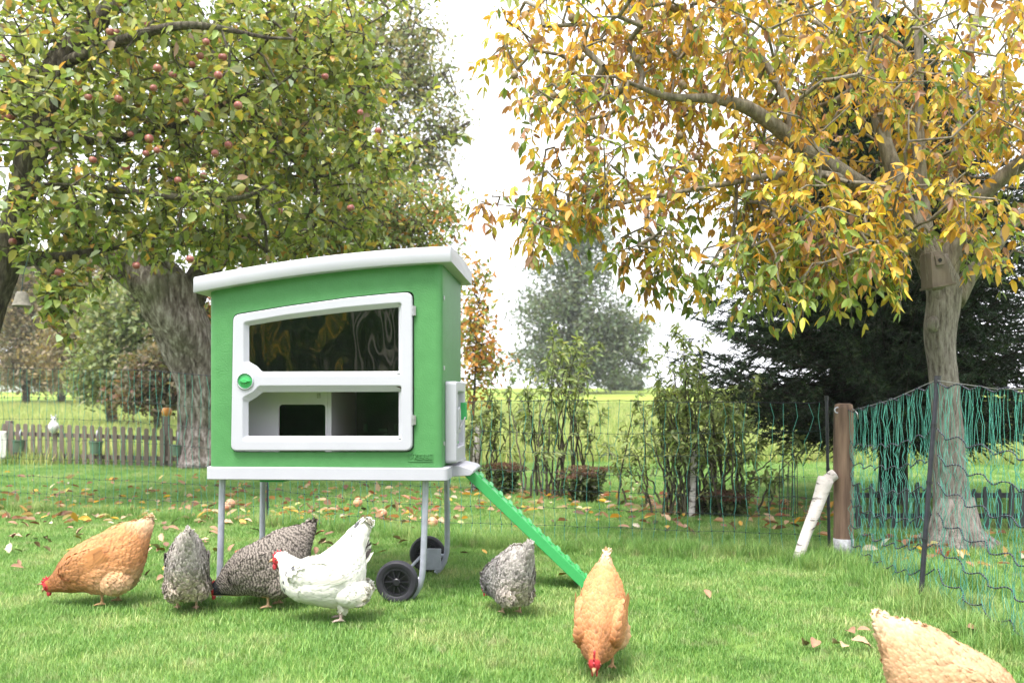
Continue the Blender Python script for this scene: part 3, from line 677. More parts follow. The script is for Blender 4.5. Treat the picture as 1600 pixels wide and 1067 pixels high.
# old leaning tree behind the coop
rng = np.random.default_rng(8)
b2 = G(318, 731)
B2 = [(230, 150, 11.6, 260, 200, 1.8, 3), (420, 200, 11.6, 190, 180, 1.8, 2.6), (520, 120, 11.5, 100, 120, 1.2, .9), (380, 360, 11.2, 200, 60, 1.4, 1.2), (180, 380, 11.4, 170, 55, 1.0, .9), (120, 430, 11.4, 70, 45, .5, .25), (560, 290, 11.4, 70, 80, .8, .5), (330, 0, 11.6, 300, 90, 1.8, 1.4)]
l2 = [([b2-Vector((0, 0, .1)), P(322, 680, 12.4), P(313, 590, 12.3), P(284, 510, 12.1), P(246, 445, 11.9), P(200, 415, 11.8), P(130, 360, 11.7), P(90, 270, 11.6)], [.36, .325, .33, .36, .35, .25, .15, .10]),
      ([P(275, 500, 12.2), P(330, 410, 12.1), P(410, 340, 12), P(480, 280, 11.8), P(560, 260, 11.6)], [.25, .17, .12, .08, .04]),
      ([P(232, 455, 11.9), P(250, 350, 11.6), P(300, 230, 11.4), P(330, 100, 11.4), P(350, -20, 11.4)], [.17, .14, .11, .08, .05]),
      ([P(330, 410, 12.1), P(380, 260, 12), P(430, 120, 12), P(500, 20, 11.8)], [.1, .09, .06, .03])]
_, PP2, tips2 = make_tree('apple_tree', b2, l2, B2, 1550, rng, apple_leaf(7, .105), M['apple_bark'], M['limb_bark'], 'old apple tree with thick cracked leaning trunk beside the left wall of the coop', 'tree', k=.0035, r0=.003, trunk_n=40, rough=.16, sag=.1)
# ------------------------------------------------------------------ apples
def apple_proto(name, cols, r):
    T = newmat('apple_skin'); b = T.n('BsdfPrincipled'); b.inputs['Roughness'].default_value = .4
    T.l(T.ramp(T.noise(22, 4, .6), [(.38, cols[0]), (.56, cols[1]), (.72, cols[2])]), b.inputs['Base Color']); T.out(b.outputs[0])
    q = MB(); q.lathe([(.001, r*.62), (r*.3, r*.80), (r*.62, r*.82), (r*.93, r*.45), (r, 0), (r*.88, -r*.5), (r*.6, -r*.85), (r*.25, -r*.92), (.001, -r*.78)], 18, cap=False)
    o = q.build(name, T.m, None, True); s = MB(); s.tube([(0, 0, r*.6), (r*.08, 0, r*1.0), (r*.2, 0, r*1.25)], r*.05, 5); s.build('stalk', M['dark_bark'], o); return o
def dup(o, **k):
    c = o.copy(); col.objects.link(c)
    for ch in o.children: d = ch.copy(); col.objects.link(d); d.parent = c; d.matrix_parent_inverse = ch.matrix_parent_inverse.copy()
    for a, b_ in k.items(): setattr(c, a, b_)
    return c
APX = [(172, 50), (182, 52), (231, 40), (242, 46), (250, 50), (322, 66), (313, 88), (348, 90), (300, 101), (246, 107), (240, 138), (291, 158), (105, 155), (130, 145), (138, 152), (185, 155), (204, 210), (233, 217), (228, 240), (245, 235), (250, 233), (312, 176), (341, 118), (18, 183), (10, 184), (357, 227), (278, 282), (318, 275), (145, 250), (197, 263), (92, 426), (213, 415), (297, 405), (20, 378), (3, 92), (336, 240), (372, 165), (270, 118), (310, 176)]
APX2 = [(508, 120), (591, 205), (563, 176), (437, 330), (548, 325)]
near_t = PP1[tips1]; protoA = apple_proto('hanging_apple', [(.20, .05, .045), (.29, .10, .075), (.36, .24, .12)], .033); rA = random.Random(5)
for i, (px, py) in enumerate(APX+APX2):
    Z = rA.uniform(6.95, 7.5) if i < len(APX) else 7.7
    o = protoA if i == 0 else dup(protoA)
    o.location = P(px, py, Z); o.rotation_euler = (rA.uniform(-.4, .4), rA.uniform(-.4, .4), rA.uniform(0, 6)); s = rA.uniform(.8, 1.1); o.scale = (s, s, s*.93)
    tag(o, 'ripe pinkish red apple hanging among the green leaves of the left tree', 'apple', 'apples hanging in the left apple tree')
FA = [((360, 791), 'pink fallen apple on the lawn just right of the coop front left leg'), ((353, 797), 'second fallen apple touching the pink one beside the front left leg'), ((559, 789), 'pink fallen apple on the lawn behind the white hen tail'), ((597, 808), 'pale yellow fallen apple on the grass between white hen and wheels'), ((676, 822), 'pink fallen apple on the grass between the two right coop legs'), ((223, 829), 'small pink fallen apple among leaves behind the left buff hen')]
protoF = apple_proto('fallen_apple', [(.55, .22, .14), (.62, .36, .20), (.62, .48, .28)], .036)
for i, ((px, py), lb) in enumerate(FA):
    o = protoF if i == 0 else dup(protoF); g = G(px, py+5); o.location = (g.x, g.y, .052); o.rotation_euler = (rA.uniform(.6, 1.4), rA.uniform(-.4, .4), rA.uniform(0, 6)); o.scale = (1.15,)*3
    tag(o, lb, 'apple', 'fallen apples on the lawn')
# ------------------------------------------------------------------ walnut tree on the right
rng = np.random.default_rng(12)
WB = G(1491, 852)
gold = [(.62, .41, .050), (.54, .30, .055), (.34, .185, .09), (.45, .43, .07), (.25, .33, .055), (.15, .23, .05)]
def walnut_leaf(PP, par, tips, rng):
    Pt = []; D = []; C = []; L = []
    rach = []
    for t in tips:
        a = PP[t]; ax = a-PP[par[t]]; ax /= np.linalg.norm(ax)+1e-9
        px = 800+F*a[0]/a[1]; py = HZ-F*(a[2]-CH)/a[1]
        green = .20+.65*max(0, min(1, (py-310)/110))*(1 if px > 1050 else .4)+.15*math.sin(a[0]*2.3+a[2]*3)
        brown = .20+.25*max(0, min(1, (1150-px)/350))+.15*math.sin(a[0]*3.1-a[2]*2.7+1)
        for _ in range(rng.integers(2, 5)):
            d = ax*.35+rng.standard_normal(3)*.55; d[2] -= .15; d /= np.linalg.norm(d); ln = rng.uniform(.09, .17)
            col_ = 'g' if rng.random() < green else ('b' if rng.random() < brown else 'y')
            sh = {'g': [0, 0, 0, .2, .35, .45], 'b': [.12, .33, .5, .05, 0, 0], 'y': [.5, .22, .04, .2, .04, 0]}[col_]
            p0 = a; pts = [p0]
            for s in (.33, .66, 1.): pts.append(a+d*ln*s+np.array([0, 0, -ln*.55*s*s]))
            rach.append(pts); side = np.cross(d, [0, 0, 1.]); side /= np.linalg.norm(side)+1e-9
            base_c = np.array(gold)[rng.choice(6, p=np.array(sh)/sum(sh))]
            for j, q in enumerate(pts[1:]):
                for sgn in (-1, 1):
                    if rng.random() < .12: continue
                    Pt.append(q); D.append(d*.45+side*sgn*.75+np.array([0, 0, -.35-.6*rng.random()])+rng.standard_normal(3)*.38); L.append(rng.uniform(.035, .085)*(.8+.1*j)); C.append(base_c)
            Pt.append(pts[-1]); D.append(d*.6+np.array([0, 0, -.9])+rng.standard_normal(3)*.15); L.append(rng.uniform(.055, .085)); C.append(base_c)
    Pt = np.array(Pt); D = np.array(D); L = np.array(L); C = np.array(C); qx = 800+F*Pt[:, 0]/Pt[:, 1]; qy = HZ-F*(Pt[:, 2]-CH)/Pt[:, 1]
    kp = ~((qx > 1418) & (qx < 1500) & (qy > 375) & (qy < 560)); Pt, D, L, C = Pt[kp], D[kp], L[kp], C[kp]; n = len(Pt)
    alt = np.array(gold)[rng.choice(6, n, p=[.25, .2, .2, .15, .12, .08])]; mixk = (rng.random(n) < .22)[:, None]; C = np.where(mixk, alt, C)
    C = np.clip(C*(1+.18*rng.standard_normal((n, 1)))*(1+.06*rng.standard_normal((n, 3))), .01, .8)
    isb = C[:, 1] < C[:, 0]*.5; W = L*np.where(isb, rng.uniform(.22, .42, n), rng.uniform(.4, .52, n))
    o1 = leaves('crown', Pt, D, nrm(rng.standard_normal((n, 3))*.8+np.array([0, -.4, .5])), L, W, C, M['leaf'], None, .12, .2)
    A = []; Bq = []
    for r_ in rach:
        for i in range(3): A.append(r_[i]); Bq.append(r_[i+1])
    return [('crown', o1), ('stalks', segs('leaf_stalks', A, Bq, np.full(len(A), .0016), np.full(len(A), .0012), M['walnut_limb'], None, 3))]
W0 = 5.9
B3 = [(1000, 60, 5.6, 200, 110, 1.0, 2.6), (900, 190, 5.3, 110, 60, .6, .8), (900, 300, 5.3, 90, 35, .5, .5), (860, 340, 5.2, 60, 35, .4, .35), (960, 270, 5.3, 130, 60, .7, .9), (1000, 370, 5.2, 70, 25, .35, .3), (1040, 420, 5.2, 35, 35, .25, .15), (1200, 120, 5.7, 180, 140, 1.4, 3.0), (1180, 290, 5.3, 130, 70, .8, 1.2),
      (1130, 400, 5.1, 60, 40, .35, .3), (1250, 380, 5.1, 120, 55, .6, .9), (1210, 450, 5.0, 50, 35, .3, .22), (1340, 420, 5.1, 100, 45, .5, .55), (1400, 130, 5.9, 200, 160, 1.6, 3.0), (1400, 330, 5.3, 130, 70, .8, 1.2), (1540, 200, 6.0, 160, 190, 1.6, 2.2), (1560, 370, 5.6, 90, 60, .7, .6), (1300, -60, 5.9, 420, 80, 1.8, 2.0), (1700, 150, 6, 120, 200, 1.2, .8), (775, 310, 5.3, 35, 14, .2, .06), (800, 60, 5.5, 40, 60, .4, .2)]
l3 = [([WB-Vector((0, 0, .1)), P(1489, 815, 5.9), P(1484, 740, 5.9), P(1480, 660, 5.9), P(1475, 590, 5.9), P(1468, 520, 5.9), P(1474, 455, 5.9), P(1462, 400, 5.88)], [.19, .130, .104, .094, .088, .098, .108, .078]),
      ([P(1474, 460, 5.9), P(1440, 390, 5.8), P(1400, 330, 5.7), P(1330, 280, 5.5), P(1235, 215, 5.4), P(1170, 170, 5.3), P(1110, 155, 5.2), P(1040, 150, 5.2), P(960, 120, 5.1)], [.085, .075, .06, .055, .05, .04, .028, .02, .008]),
      ([P(1462, 410, 5.88), P(1420, 330, 5.9), P(1385, 230, 5.95), P(1365, 150, 6), P(1345, 60, 6), P(1325, -40, 6)], [.08, .06, .05, .042, .036, .03]),
      ([P(1385, 230, 5.95), P(1378, 130, 5.9), P(1370, 40, 5.9), P(1368, -60, 5.9)], [.035, .03, .026, .02]),
      ([P(1450, 400, 5.9), P(1440, 300, 5.9), P(1434, 180, 5.9), P(1436, 80, 5.9), P(1432, -50, 5.9)], [.06, .045, .036, .03, .02]),
      ([P(1474, 455, 5.9), P(1500, 345, 5.85), P(1530, 310, 5.8), P(1570, 275, 5.7), P(1620, 235, 5.6), P(1700, 150, 5.6)], [.08, .062, .055, .05, .045, .03]),
      ([P(1490, 470, 5.9), P(1515, 430, 6), P(1548, 395, 6.2), P(1600, 330, 6.4), P(1680, 240, 6.6)], [.075, .055, .045, .035, .02]),
      ([P(1240, 220, 5.4), P(1220, 140, 5.5), P(1170, 60, 5.6), P(1130, -20, 5.7)], [.035, .025, .02, .01]),
      ([P(1365, 150, 6), P(1310, 60, 6.1), P(1240, 20, 6.2)], [.03, .022, .01]), ([P(1330, 280, 5.5), P(1240, 270, 5.3), P(1120, 290, 5.2), P(1010, 310, 5.2), P(900, 330, 5.2), P(760, 318, 5.3)], [.03, .022, .016, .012, .008, .002]),
      ([P(1480, 330, 5.9), P(1500, 200, 6.1), P(1520, 60, 6.2), P(1540, -40, 6.3)], [.04, .03, .022, .015])]
def cutw(t):
    px = 800+F*t[:, 0]/t[:, 1]; py = HZ-F*(t[:, 2]-CH)/t[:, 1]
    return ~((py > 470) | ((px < 900) & (py > 180) & (py < 250) & (np.sin(px*.9) > -.3)) | ((px > 1420) & (px < 1520) & (py > 395)))
_w, PPw, tipsw = make_tree('walnut_tree', WB, l3, B3, 1250, rng, walnut_leaf, M['walnut_bark'], M['walnut_limb'], 'walnut tree with yellow, orange and brown autumn leaves and a smooth grey trunk', 'tree', step=.16, k=.0024, r0=.0022, trunk_n=28, rough=.07, cut=cutw, sag=.08)
# root flare and knot
b = MB()
for a, ln, r in ((-2.6, .32, .09), (-1.9, .28, .08), (-.9, .30, .08), (-.2, .34, .09), (2.4, .3, .08)):
    c = WB; b.tube([c+Vector((math.cos(a)*.04, math.sin(a)*.04, .30)), c+Vector((math.cos(a)*.085, math.sin(a)*.085, .10)), c+Vector((math.cos(a)*.15, math.sin(a)*.15, .02)), c+Vector((math.cos(a)*ln, math.sin(a)*ln, -.05))], [r*.9, r*.95, r*.9, .03], 12)
local(b.build('root_flare', M['walnut_bark'], None, True), _w)
b = MB(); b.ball(P(1458, 507, 5.83), (.040, .05, .055), 12, 8); local(b.build('knot', M['walnut_bark'], None, True), _w)
# walnuts
q = apple_proto('hanging_walnut', [(.10, .055, .04), (.17, .11, .06), (.28, .26, .10)], .021)
WN = [(893, 28), (899, 31), (1047, 12), (1055, 14), (1062, 12), (997, 92), (1003, 96), (1016, 92), (1065, 131), (1068, 135), (1062, 212), (864, 150), (804, 118), (1090, 245), (972, 172), (1046, 65), (1078, 30), (908, 90)]
for i, (px, py) in enumerate(WN):
    o = q if i == 0 else dup(q); o.location = P(px, py, 5.15); o.rotation_euler = (rA.uniform(-.5, .5), rA.uniform(-.5, .5), 0); o.scale = (1, 1, 1.15)
    tag(o, 'small round brownish walnut hanging among the yellow leaves', 'walnut', 'walnuts hanging in the yellow tree')
# ------------------------------------------------------------------ spruce behind the walnut
rng = np.random.default_rng(21)
SB = P(1395, 790, 8.0); SB.z = 0; stip = P(1372, 30, 8.0)
spr = base_empty('spruce_tree', SB, label='dark green spruce tree standing behind the walnut tree trunk', cat='tree')
local(limb_mesh('trunk', [([SB-Vector((0, 0, .1)), SB+Vector((0, 0, 1)), SB+Vector((0, 0, 2.2)), stip], [.13, .10, .06, .01])], M['dark_bark'], None, 14), spr)
def spruce_branches():
    A = []; Bq = []; RA = []; RB = []; tw = []
    H = stip.z; z = .74
    while z < H-.05:
        t = (z-.74)/(H-.74); ln0 = 2.05*(1-t)**.72*(.9 if t > .1 else .72+1.8*t)+.08; nb = 14
        for k in range(nb):
            a = rng.uniform(0, 6.283); ln = ln0*rng.uniform(.72, 1.12); d = np.array([math.cos(a), math.sin(a), 0]); base = np.array([SB.x+(stip.x-SB.x)*t, SB.y, z+rng.uniform(-.05, .05)])
            n = 7; prev = base
            for j in range(1, n+1):
                s = j/n; p = base+d*ln*s+np.array([0, 0, ln*(-.28*s+.34*s*s*s)])
                A.append(prev); Bq.append(p); RA.append(.010*(1-s)+.004); RB.append(.010*(1-s)+.003); prev = p
                sd_ = np.array([-d[1], d[0], 0])
                if s > .12:
                    for sg in (-1, 1):
                        for rep in range(3):
                            tl = (.30*(1.15-s)+.07)*rng.uniform(.6, 1.2)*(.5+.5*min(1, ln)); td = d*.75+sd_*sg*rng.uniform(.5, 1.0)+np.array([0, 0, rng.uniform(-.95, .1)]); td /= np.linalg.norm(td)
                            tw.append((p-d*rng.uniform(0, ln/n), td, tl))
                if j == n: tw.append((p, d*.9+np.array([0, 0, .25]), .16))
        z += .056
    return A, Bq, RA, RB, tw
A, Bq, RA, RB, tw = spruce_branches()
tb = np.array([t[0] for t in tw]); td = nrm(np.array([t[1] for t in tw])); tl = np.array([t[2] for t in tw])
A += list(tb); Bq += list(tb+td*tl[:, None]); RA += [.003]*len(tb); RB += [.0015]*len(tb)
local(segs('branches', A, Bq, RA, RB, M['dark_bark'], None, 4), spr)
npt = 22; n = len(tb)*npt; s = np.tile(np.linspace(.05, 1.0, npt), len(tb))[:, None]
bp = np.repeat(tb, npt, 0)+np.repeat(td, npt, 0)*np.repeat(tl, npt)[:, None]*s; dd = nrm(np.repeat(td, npt, 0)*.9+rng.standard_normal((n, 3))*.62+np.array([0, 0, .12]))
tcol = np.repeat(palette(rng, len(tb), [(.014, .034, .014), (.022, .048, .018), (.040, .070, .026)], [.5, .35, .15], .2), npt, 0)
leafN = nrm(rng.standard_normal((n, 3)))
Lh = rng.uniform(.024, .038, n)[:, None]; S_ = nrm(np.cross(dd, leafN))*.0058
V = np.stack([bp-S_, bp+S_, bp+dd*Lh], 1); fs = np.arange(n*3).reshape(-1, 3)
local(npmesh('needles', V.reshape(-1, 3), [fs], M['needle'], None, cols=np.repeat(tcol, 3, 0)), spr)
# ------------------------------------------------------------------ generic trees and shrubs behind
def simple_leaf(per, size, cols, wts, spread, wr=.5, droop=.1, up=.6, nm='crown'):
    def f(PP, par, tips, rng):
        t = np.repeat(tips, per); n = len(t); base = PP[t]+rng.standard_normal((n, 3))*spread; D = nrm(rng.standard_normal((n, 3))+np.array([0, 0, -droop])); N = nrm(rng.standard_normal((n, 3))*.8+np.array([0, 0, up])); L = size*rng.uniform(.6, 1.3, n)
        cl = np.repeat(palette(rng, len(tips), cols, wts, .15), per, 0); c2 = palette(rng, n, cols, wts, .2); k = (rng.random(n) < .5)[:, None]
        return [(nm, leaves(nm, base, D, N, L, L*wr, np.where(k, cl, c2), M['leaf'], None, .1, .15, True))]
    return f
def bgtree(name, bx, by, Z, trunk_pts, r, blobs, nt_, per, size, cols, wts, spread, label, cat, group=None, seed=0, wr=.55, bz=None, trunk_mat='limb_bark', limbs=(), **k):
    rng = np.random.default_rng(seed); b0 = P(bx, by, Z); b0.z = float(gz(b0.x, b0.y))-.02
    pts = [b0]+[P(x, y, Z) for x, y in trunk_pts]; rad = list(np.linspace(r, r*.3, len(pts)))
    ll = [(pts, rad)]+[([P(x, y, z_) for x, y, z_ in q], list(np.linspace(r*.4, r*.1, len(q)))) for q in limbs]
    return make_tree(name, b0, ll, blobs, nt_, rng, simple_leaf(per, size, cols, wts, spread, wr), M[trunk_mat], M[trunk_mat], label, cat, group, step=spread*1.5+.1, k=r*.02+.0015, r0=.002+r*.012, trunk_n=12, **k)
GR = [(.12, .19, .05), (.19, .25, .08), (.08, .13, .045), (.27, .25, .08)]
# big oak behind the apple trees
bgtree('oak_tree', 560, 640, 24, [(560, 400), (570, 200), (560, 50)], .35, [(560, 60, 24, 130, 90, 2, 2), (650, 130, 24, 80, 40, 1.2, 1), (690, 200, 24, 45, 35, 1, .3), (600, 200, 24, 110, 70, 1.8, 1.2), (660, 270, 24, 60, 45, 1, .5), (520, 150, 24, 130, 130, 2, 1.2), (640, 60, 24, 60, 30, 1, .4), (540, 300, 24, 120, 60, 1.5, .8)], 1000, 12, .15, [(.22, .26, .13), (.30, .30, .16), (.16, .20, .11), (.36, .28, .14)], [.4, .3, .15, .15], .22, 'tall oak with fine pale foliage rising behind the apple leaves against the white sky', 'tree', seed=31,
       limbs=[[(570, 250, 24), (620, 235, 24), (690, 215, 24), (735, 190, 24)], [(565, 150, 24), (620, 130, 24), (690, 120, 24)], [(560, 200, 24), (600, 140, 24), (660, 60, 24)]], jit=.35)
# fine-leaved cherry with orange tints directly behind the coop
CHc = [(.19, .27, .09), (.27, .34, .13), (.50, .25, .08), (.44, .37, .10)]
bgtree('cherry_tree', 600, 720, 13, [(600, 560), (610, 440), (620, 330)], .10, [(600, 340, 13, 110, 75, 1, 1.3), (520, 360, 13, 110, 50, 1, .9), (670, 400, 13, 55, 60, .7, .5), (620, 470, 13, 130, 80, 1, 1.0), (700, 330, 13, 25, 30, .3, .08), (420, 400, 13, 110, 40, .8, .6)], 950, 14, .085, CHc, [.42, .35, .13, .1], .13, 'fine leaved cherry tree with a few orange leaves directly behind the coop roof', 'tree', seed=33, jit=.3)
bgtree('cherry_bush', 735, 740, 11.5, [(738, 660), (742, 600), (745, 520)], .03, [(745, 510, 11.5, 30, 60, .35, 1.2), (755, 560, 11.5, 38, 30, .35, .6), (730, 600, 11.5, 40, 40, .4, .6), (745, 440, 11.5, 22, 30, .2, .25), (325, 520, 12.8, 14, 70, .3, 0.01)], 240, 6, .085, [(.58, .27, .07), (.48, .33, .08), (.24, .30, .09), (.50, .20, .08)], [.33, .25, .34, .08], .09, 'slender bush with orange autumn leaves right behind the coop side wall', 'bush', seed=34)
bgtree('orange_bush', 318, 726, 13.4, [(320, 660), (322, 590), (325, 520)], .02, [(326, 500, 13.4, 13, 60, .2, 1.), (322, 590, 13.4, 12, 50, .2, .5)], 110, 8, .08, [(.50, .20, .04), (.16, .20, .05), (.42, .26, .05)], [.35, .4, .25], .06, 'narrow orange leaved bush squeezed between the old trunk and the coop wall', 'bush', seed=35)
# hazy tree on the skyline
HC = [(.12, .165, .10), (.16, .20, .13), (.09, .12, .08)]
bgtree('alder_tree', 903, 606, 62, [(903, 540), (900, 440), (908, 350)], .5, [(905, 420, 62, 55, 55, 2, .9), (890, 490, 62, 95, 55, 3.4, 1.8), (880, 560, 62, 85, 45, 3, 1.4), (970, 520, 62, 55, 28, 2, .8), (935, 560, 62, 70, 40, 2.6, .8), (1000, 570, 62, 22, 10, 1, .08), (915, 365, 62, 48, 40, 1.4, .6), (840, 420, 62, 20, 12, 1, .06)], 1300, 18, .30, HC, [.4, .4, .2], .42, 'pale hazy alder tree standing alone on the skyline between coop and spruce', 'tree', seed=41, limbs=[[(903, 560, 62), (950, 550, 62), (1000, 570, 62), (1018, 578, 62)]], jit=.3)
bgtree('round_bush', 972, 612, 70, [(972, 606), (972, 600)], .2, [(975, 602, 70, 28, 14, 1.2, 1)], 140, 20, .3, HC, [.4, .4, .2], .35, 'small round grey green bush on the horizon right of the alder', 'bush', seed=42)
# trees at the left edge of the meadow
ML = [(.24, .21, .13), (.30, .25, .16), (.17, .18, .11)]; MG = [(.17, .23, .09), (.26, .31, .14), (.11, .15, .07), (.34, .36, .18)]
bgtree('birch_tree', 40, 600, 44, [(42, 560), (45, 500), (50, 420)], .18, [(45, 500, 44, 60, 70, 2, 1.5), (40, 430, 44, 50, 50, 2, .8), (50, 570, 44, 60, 26, 1.6, .8)], 600, 22, .22, ML, [.4, .35, .25], .35, 'beige hazy birch tree at the far left edge of the meadow', 'tree', 'hazy trees at the far edge of the meadow', seed=51)
bgtree('maple_tree', 130, 600, 42, [(132, 560), (135, 500), (130, 430)], .18, [(140, 500, 42, 55, 60, 2, 1.5), (120, 560, 42, 70, 35, 1.6, .9), (150, 430, 42, 60, 50, 2, .8)], 650, 22, .22, [(.30, .24, .13), (.24, .20, .11), (.18, .17, .09)], [.4, .35, .25], .35, 'brownish hazy maple tree between the pale birch and the green willow', 'tree', 'hazy trees at the far edge of the meadow', seed=52)
bgtree('willow_tree', 175, 636, 25, [(172, 600), (165, 560), (180, 500)], .16, [(200, 500, 25, 70, 60, 1.3, 1.5), (190, 570, 25, 75, 35, 1.2, 1.2), (240, 470, 25, 50, 60, 1.2, .8), (150, 600, 25, 40, 18, .8, .3)], 800, 16, .16, MG, [.4, .3, .15, .15], .22, 'light green willow tree behind the meadow left of the leaning trunk', 'tree', seed=53, limbs=[[(175, 600, 25), (205, 560, 25), (230, 500, 25)]], bz=None)
bgtree('elder_bush', 245, 640, 22, [(245, 610), (250, 570), (248, 520)], .08, [(245, 590, 22, 45, 40, 1, 1.2), (230, 622, 22, 60, 16, .8, .6), (275, 560, 22, 35, 60, 1, .8), (320, 590, 22, 60, 50, 1, .8)], 560, 14, .14, [(.13, .12, .065), (.19, .16, .10), (.09, .10, .05), (.22, .11, .08)], [.35, .3, .25, .1], .18, 'brownish elder thicket in the meadow close to the leaning trunk', 'bush', seed=54)
bgtree('ash_tree', 95, 604, 50, [(95, 560), (92, 500), (98, 430)], .2, [(90, 520, 50, 70, 60, 2, 1), (10, 480, 50, 50, 90, 2, .8), (90, 585, 50, 110, 16, 1.6, .7)], 600, 20, .24, [(.20, .19, .14), (.15, .16, .11)], [.5, .5], .4, 'grey brown ash tree farthest back in the row at the far left', 'tree', 'hazy trees at the far edge of the meadow', seed=55)
# leafy buddleia shrubs behind the netting
BL = [(.18, .25, .08), (.25, .32, .11), (.34, .40, .16), (.11, .16, .06)]
def shrub(name, bx, by, Z, tops, label, seed, nl=60, leaf=.078, cols=BL, wts=(.35, .3, .15, .2), spread=.22, lw=.26, lowb=.38):
    rng = np.random.default_rng(seed); b0 = P(bx, by, Z); b0.z = 0; root = base_empty(name, b0, label=label, cat='shrub')
    A = []; Bq = []; RA = []; RB = []; Pt = []; D = []
    for (tx, ty, tz) in tops:
        tp = P(tx+rng.normal()*6, ty+rng.normal()*6, Z+tz); st = np.array([b0.x+rng.normal()*.16+(tp.x-b0.x)*.25, b0.y+rng.normal()*.1, -.02]); e = np.array(tp)
        c = (st+e)/2+np.array([(st[0]-e[0])*.18, 0, .12*np.linalg.norm(e-st)]); n = 16; prev = st; Lt = np.linalg.norm(e-st)
        for j in range(1, n+1):
            s = j/n; p = st*(1-s)**2+c*2*s*(1-s)+e*s*s+rng.standard_normal(3)*.008
            A.append(prev); Bq.append(p); RA.append(.009*(1-s)+.0025); RB.append(.009*(1-s)+.002); ax = p-prev; ax /= np.linalg.norm(ax)+1e-9; prev = p
            if s > lowb and rng.random() < .68:
                for q in range(int(rng.integers(1, 3))):
                    sd_ = rng.standard_normal(3)*np.array([1, 1, .6]); sd_ /= np.linalg.norm(sd_); tl = rng.uniform(.12, .30)*(1.25-s); te = p+(ax*.5+sd_*.9)*tl; A.append(p); Bq.append(te); RA.append(.0022); RB.append(.0012)
                    for k_ in range(6):
                        Pt.append(p+(te-p)*rng.uniform(.1, 1.05)); D.append(ax*.3+sd_*.6+rng.standard_normal(3)*.7+np.array([0, 0, -.2]))
        for k_ in range(6): Pt.append(prev); D.append(rng.standard_normal(3)*.6+np.array([0, 0, .1]))
    local(segs('stems', A, Bq, RA, RB, M['limb_bark'], None, 5), root); Pt = np.array(Pt); D = np.array(D); n = len(Pt); L = leaf*rng.uniform(.6, 1.15, n)
    local(leaves('foliage', Pt, D, nrm(rng.standard_normal((n, 3))*.6+np.array([0, -.2, .8])), L, L*lw*rng.uniform(.9, 1.4, n), palette(rng, n, cols, wts, .2), M['leaf'], None, .3, .15), root); return root
rs_ = np.random.default_rng(61)
def tops(spec): return [(x+rs_.normal()*sx, y+rs_.normal()*sy, rs_.uniform(-.5, .5)) for x, y, sx, sy, n in spec for _ in range(n)]
shrub('buddleia_shrub', 868, 778, 8.7, tops([(885, 545, 20, 16, 6), (860, 570, 28, 22, 6), (825, 610, 22, 20, 5), (905, 610, 18, 22, 5), (865, 640, 36, 25, 7), (880, 535, 12, 10, 3)]), 'green leafy buddleia shrub behind the netting and the top of the ramp', 62, lowb=.5)
shrub('buddleia_shrub', 1095, 812, 7.3, tops([(1080, 560, 30, 20, 8), (1060, 530, 14, 12, 4), (1110, 600, 38, 25, 10), (1035, 620, 20, 25, 4), (1160, 640, 25, 25, 7), (1100, 660, 45, 30, 12), (1010, 690, 16, 20, 3), (1180, 700, 25, 18, 5), (1200, 740, 15, 12, 3)]), 'tall leafy buddleia shrub behind the netting in front of the spruce edge', 63)
shrub('buddleia_shrub', 1010, 800, 7.9, tops([(1000, 650, 14, 20, 3), (975, 700, 12, 16, 3)]), 'low loose green shrub between the two taller buddleia shrubs', 64)
shrub('willow_shrub', 755, 772, 9.2, tops([(760, 610, 16, 25, 4), (780, 640, 18, 22, 4), (745, 650, 14, 25, 3)]), 'thin light green shrub right beside the coop pop door', 65, cols=[(.16, .22, .06), (.22, .27, .08), (.10, .14, .05)], wts=(.4, .35, .25))
# sedum clumps with brown flower heads
def sedum(bx, by, Z, wpx, hpx, label, seed):
    rng = np.random.default_rng(seed); b0 = P(bx, by, Z); b0.z = 0; root = base_empty('sedum_plant', b0, label=label, cat='plant', group='sedum plants behind the netting'); s = Z/F; W = wpx*s/2; H = CH-(hpx-HZ)*s
    A = []; Bq = []; Pt = []; D = []; hp = []; n = 34
    for i in range(n):
        a = rng.uniform(0, 6.28); r = rng.uniform(0, 1)**.5; e = np.array([b0.x+math.cos(a)*r*W, b0.y+math.sin(a)*r*W*.6, H*rng.uniform(.72, 1)]); st = np.array([b0.x+math.cos(a)*r*W*.4, b0.y+math.sin(a)*r*W*.25, 0]); A.append(st); Bq.append(e); hp.append(e)
        for j in range(22): Pt.append(st+(e-st)*rng.uniform(.1, .95)); D.append(rng.standard_normal(3)*np.array([1, 1, .4]))
    local(segs('stems', A, Bq, np.full(n, .004), np.full(n, .003), M['limb_bark'], None, 5), root)
    Pt = np.array(Pt); D = np.array(D); m = len(Pt); local(leaves('foliage', Pt, D, nrm(rng.standard_normal((m, 3))*.4+np.array([0, 0, 1])), np.full(m, .065), np.full(m, .03), palette(rng, m, [(.12, .17, .06), (.09, .12, .05), (.16, .19, .08)], [.4, .4, .2]), M['leaf'], None), root)
    Pt = []; 
    for e in hp:
        for _ in range(70):
            a = rng.uniform(0, 6.28); r = rng.uniform(0, 1)**.5*.06; Pt.append(e+np.array([math.cos(a)*r, math.sin(a)*r, rng.uniform(-.004, .012)-r*.2]))
    Pt = np.array(Pt); m = len(Pt); local(leaves('flower_heads', Pt, rng.standard_normal((m, 3)), rng.standard_normal((m, 3)), np.full(m, .014), np.full(m, .012), palette(rng, m, [(.17, .085, .06), (.12, .07, .05), (.22, .13, .09)], [.4, .4, .2]), M['leaf'], None, simple=True), root)
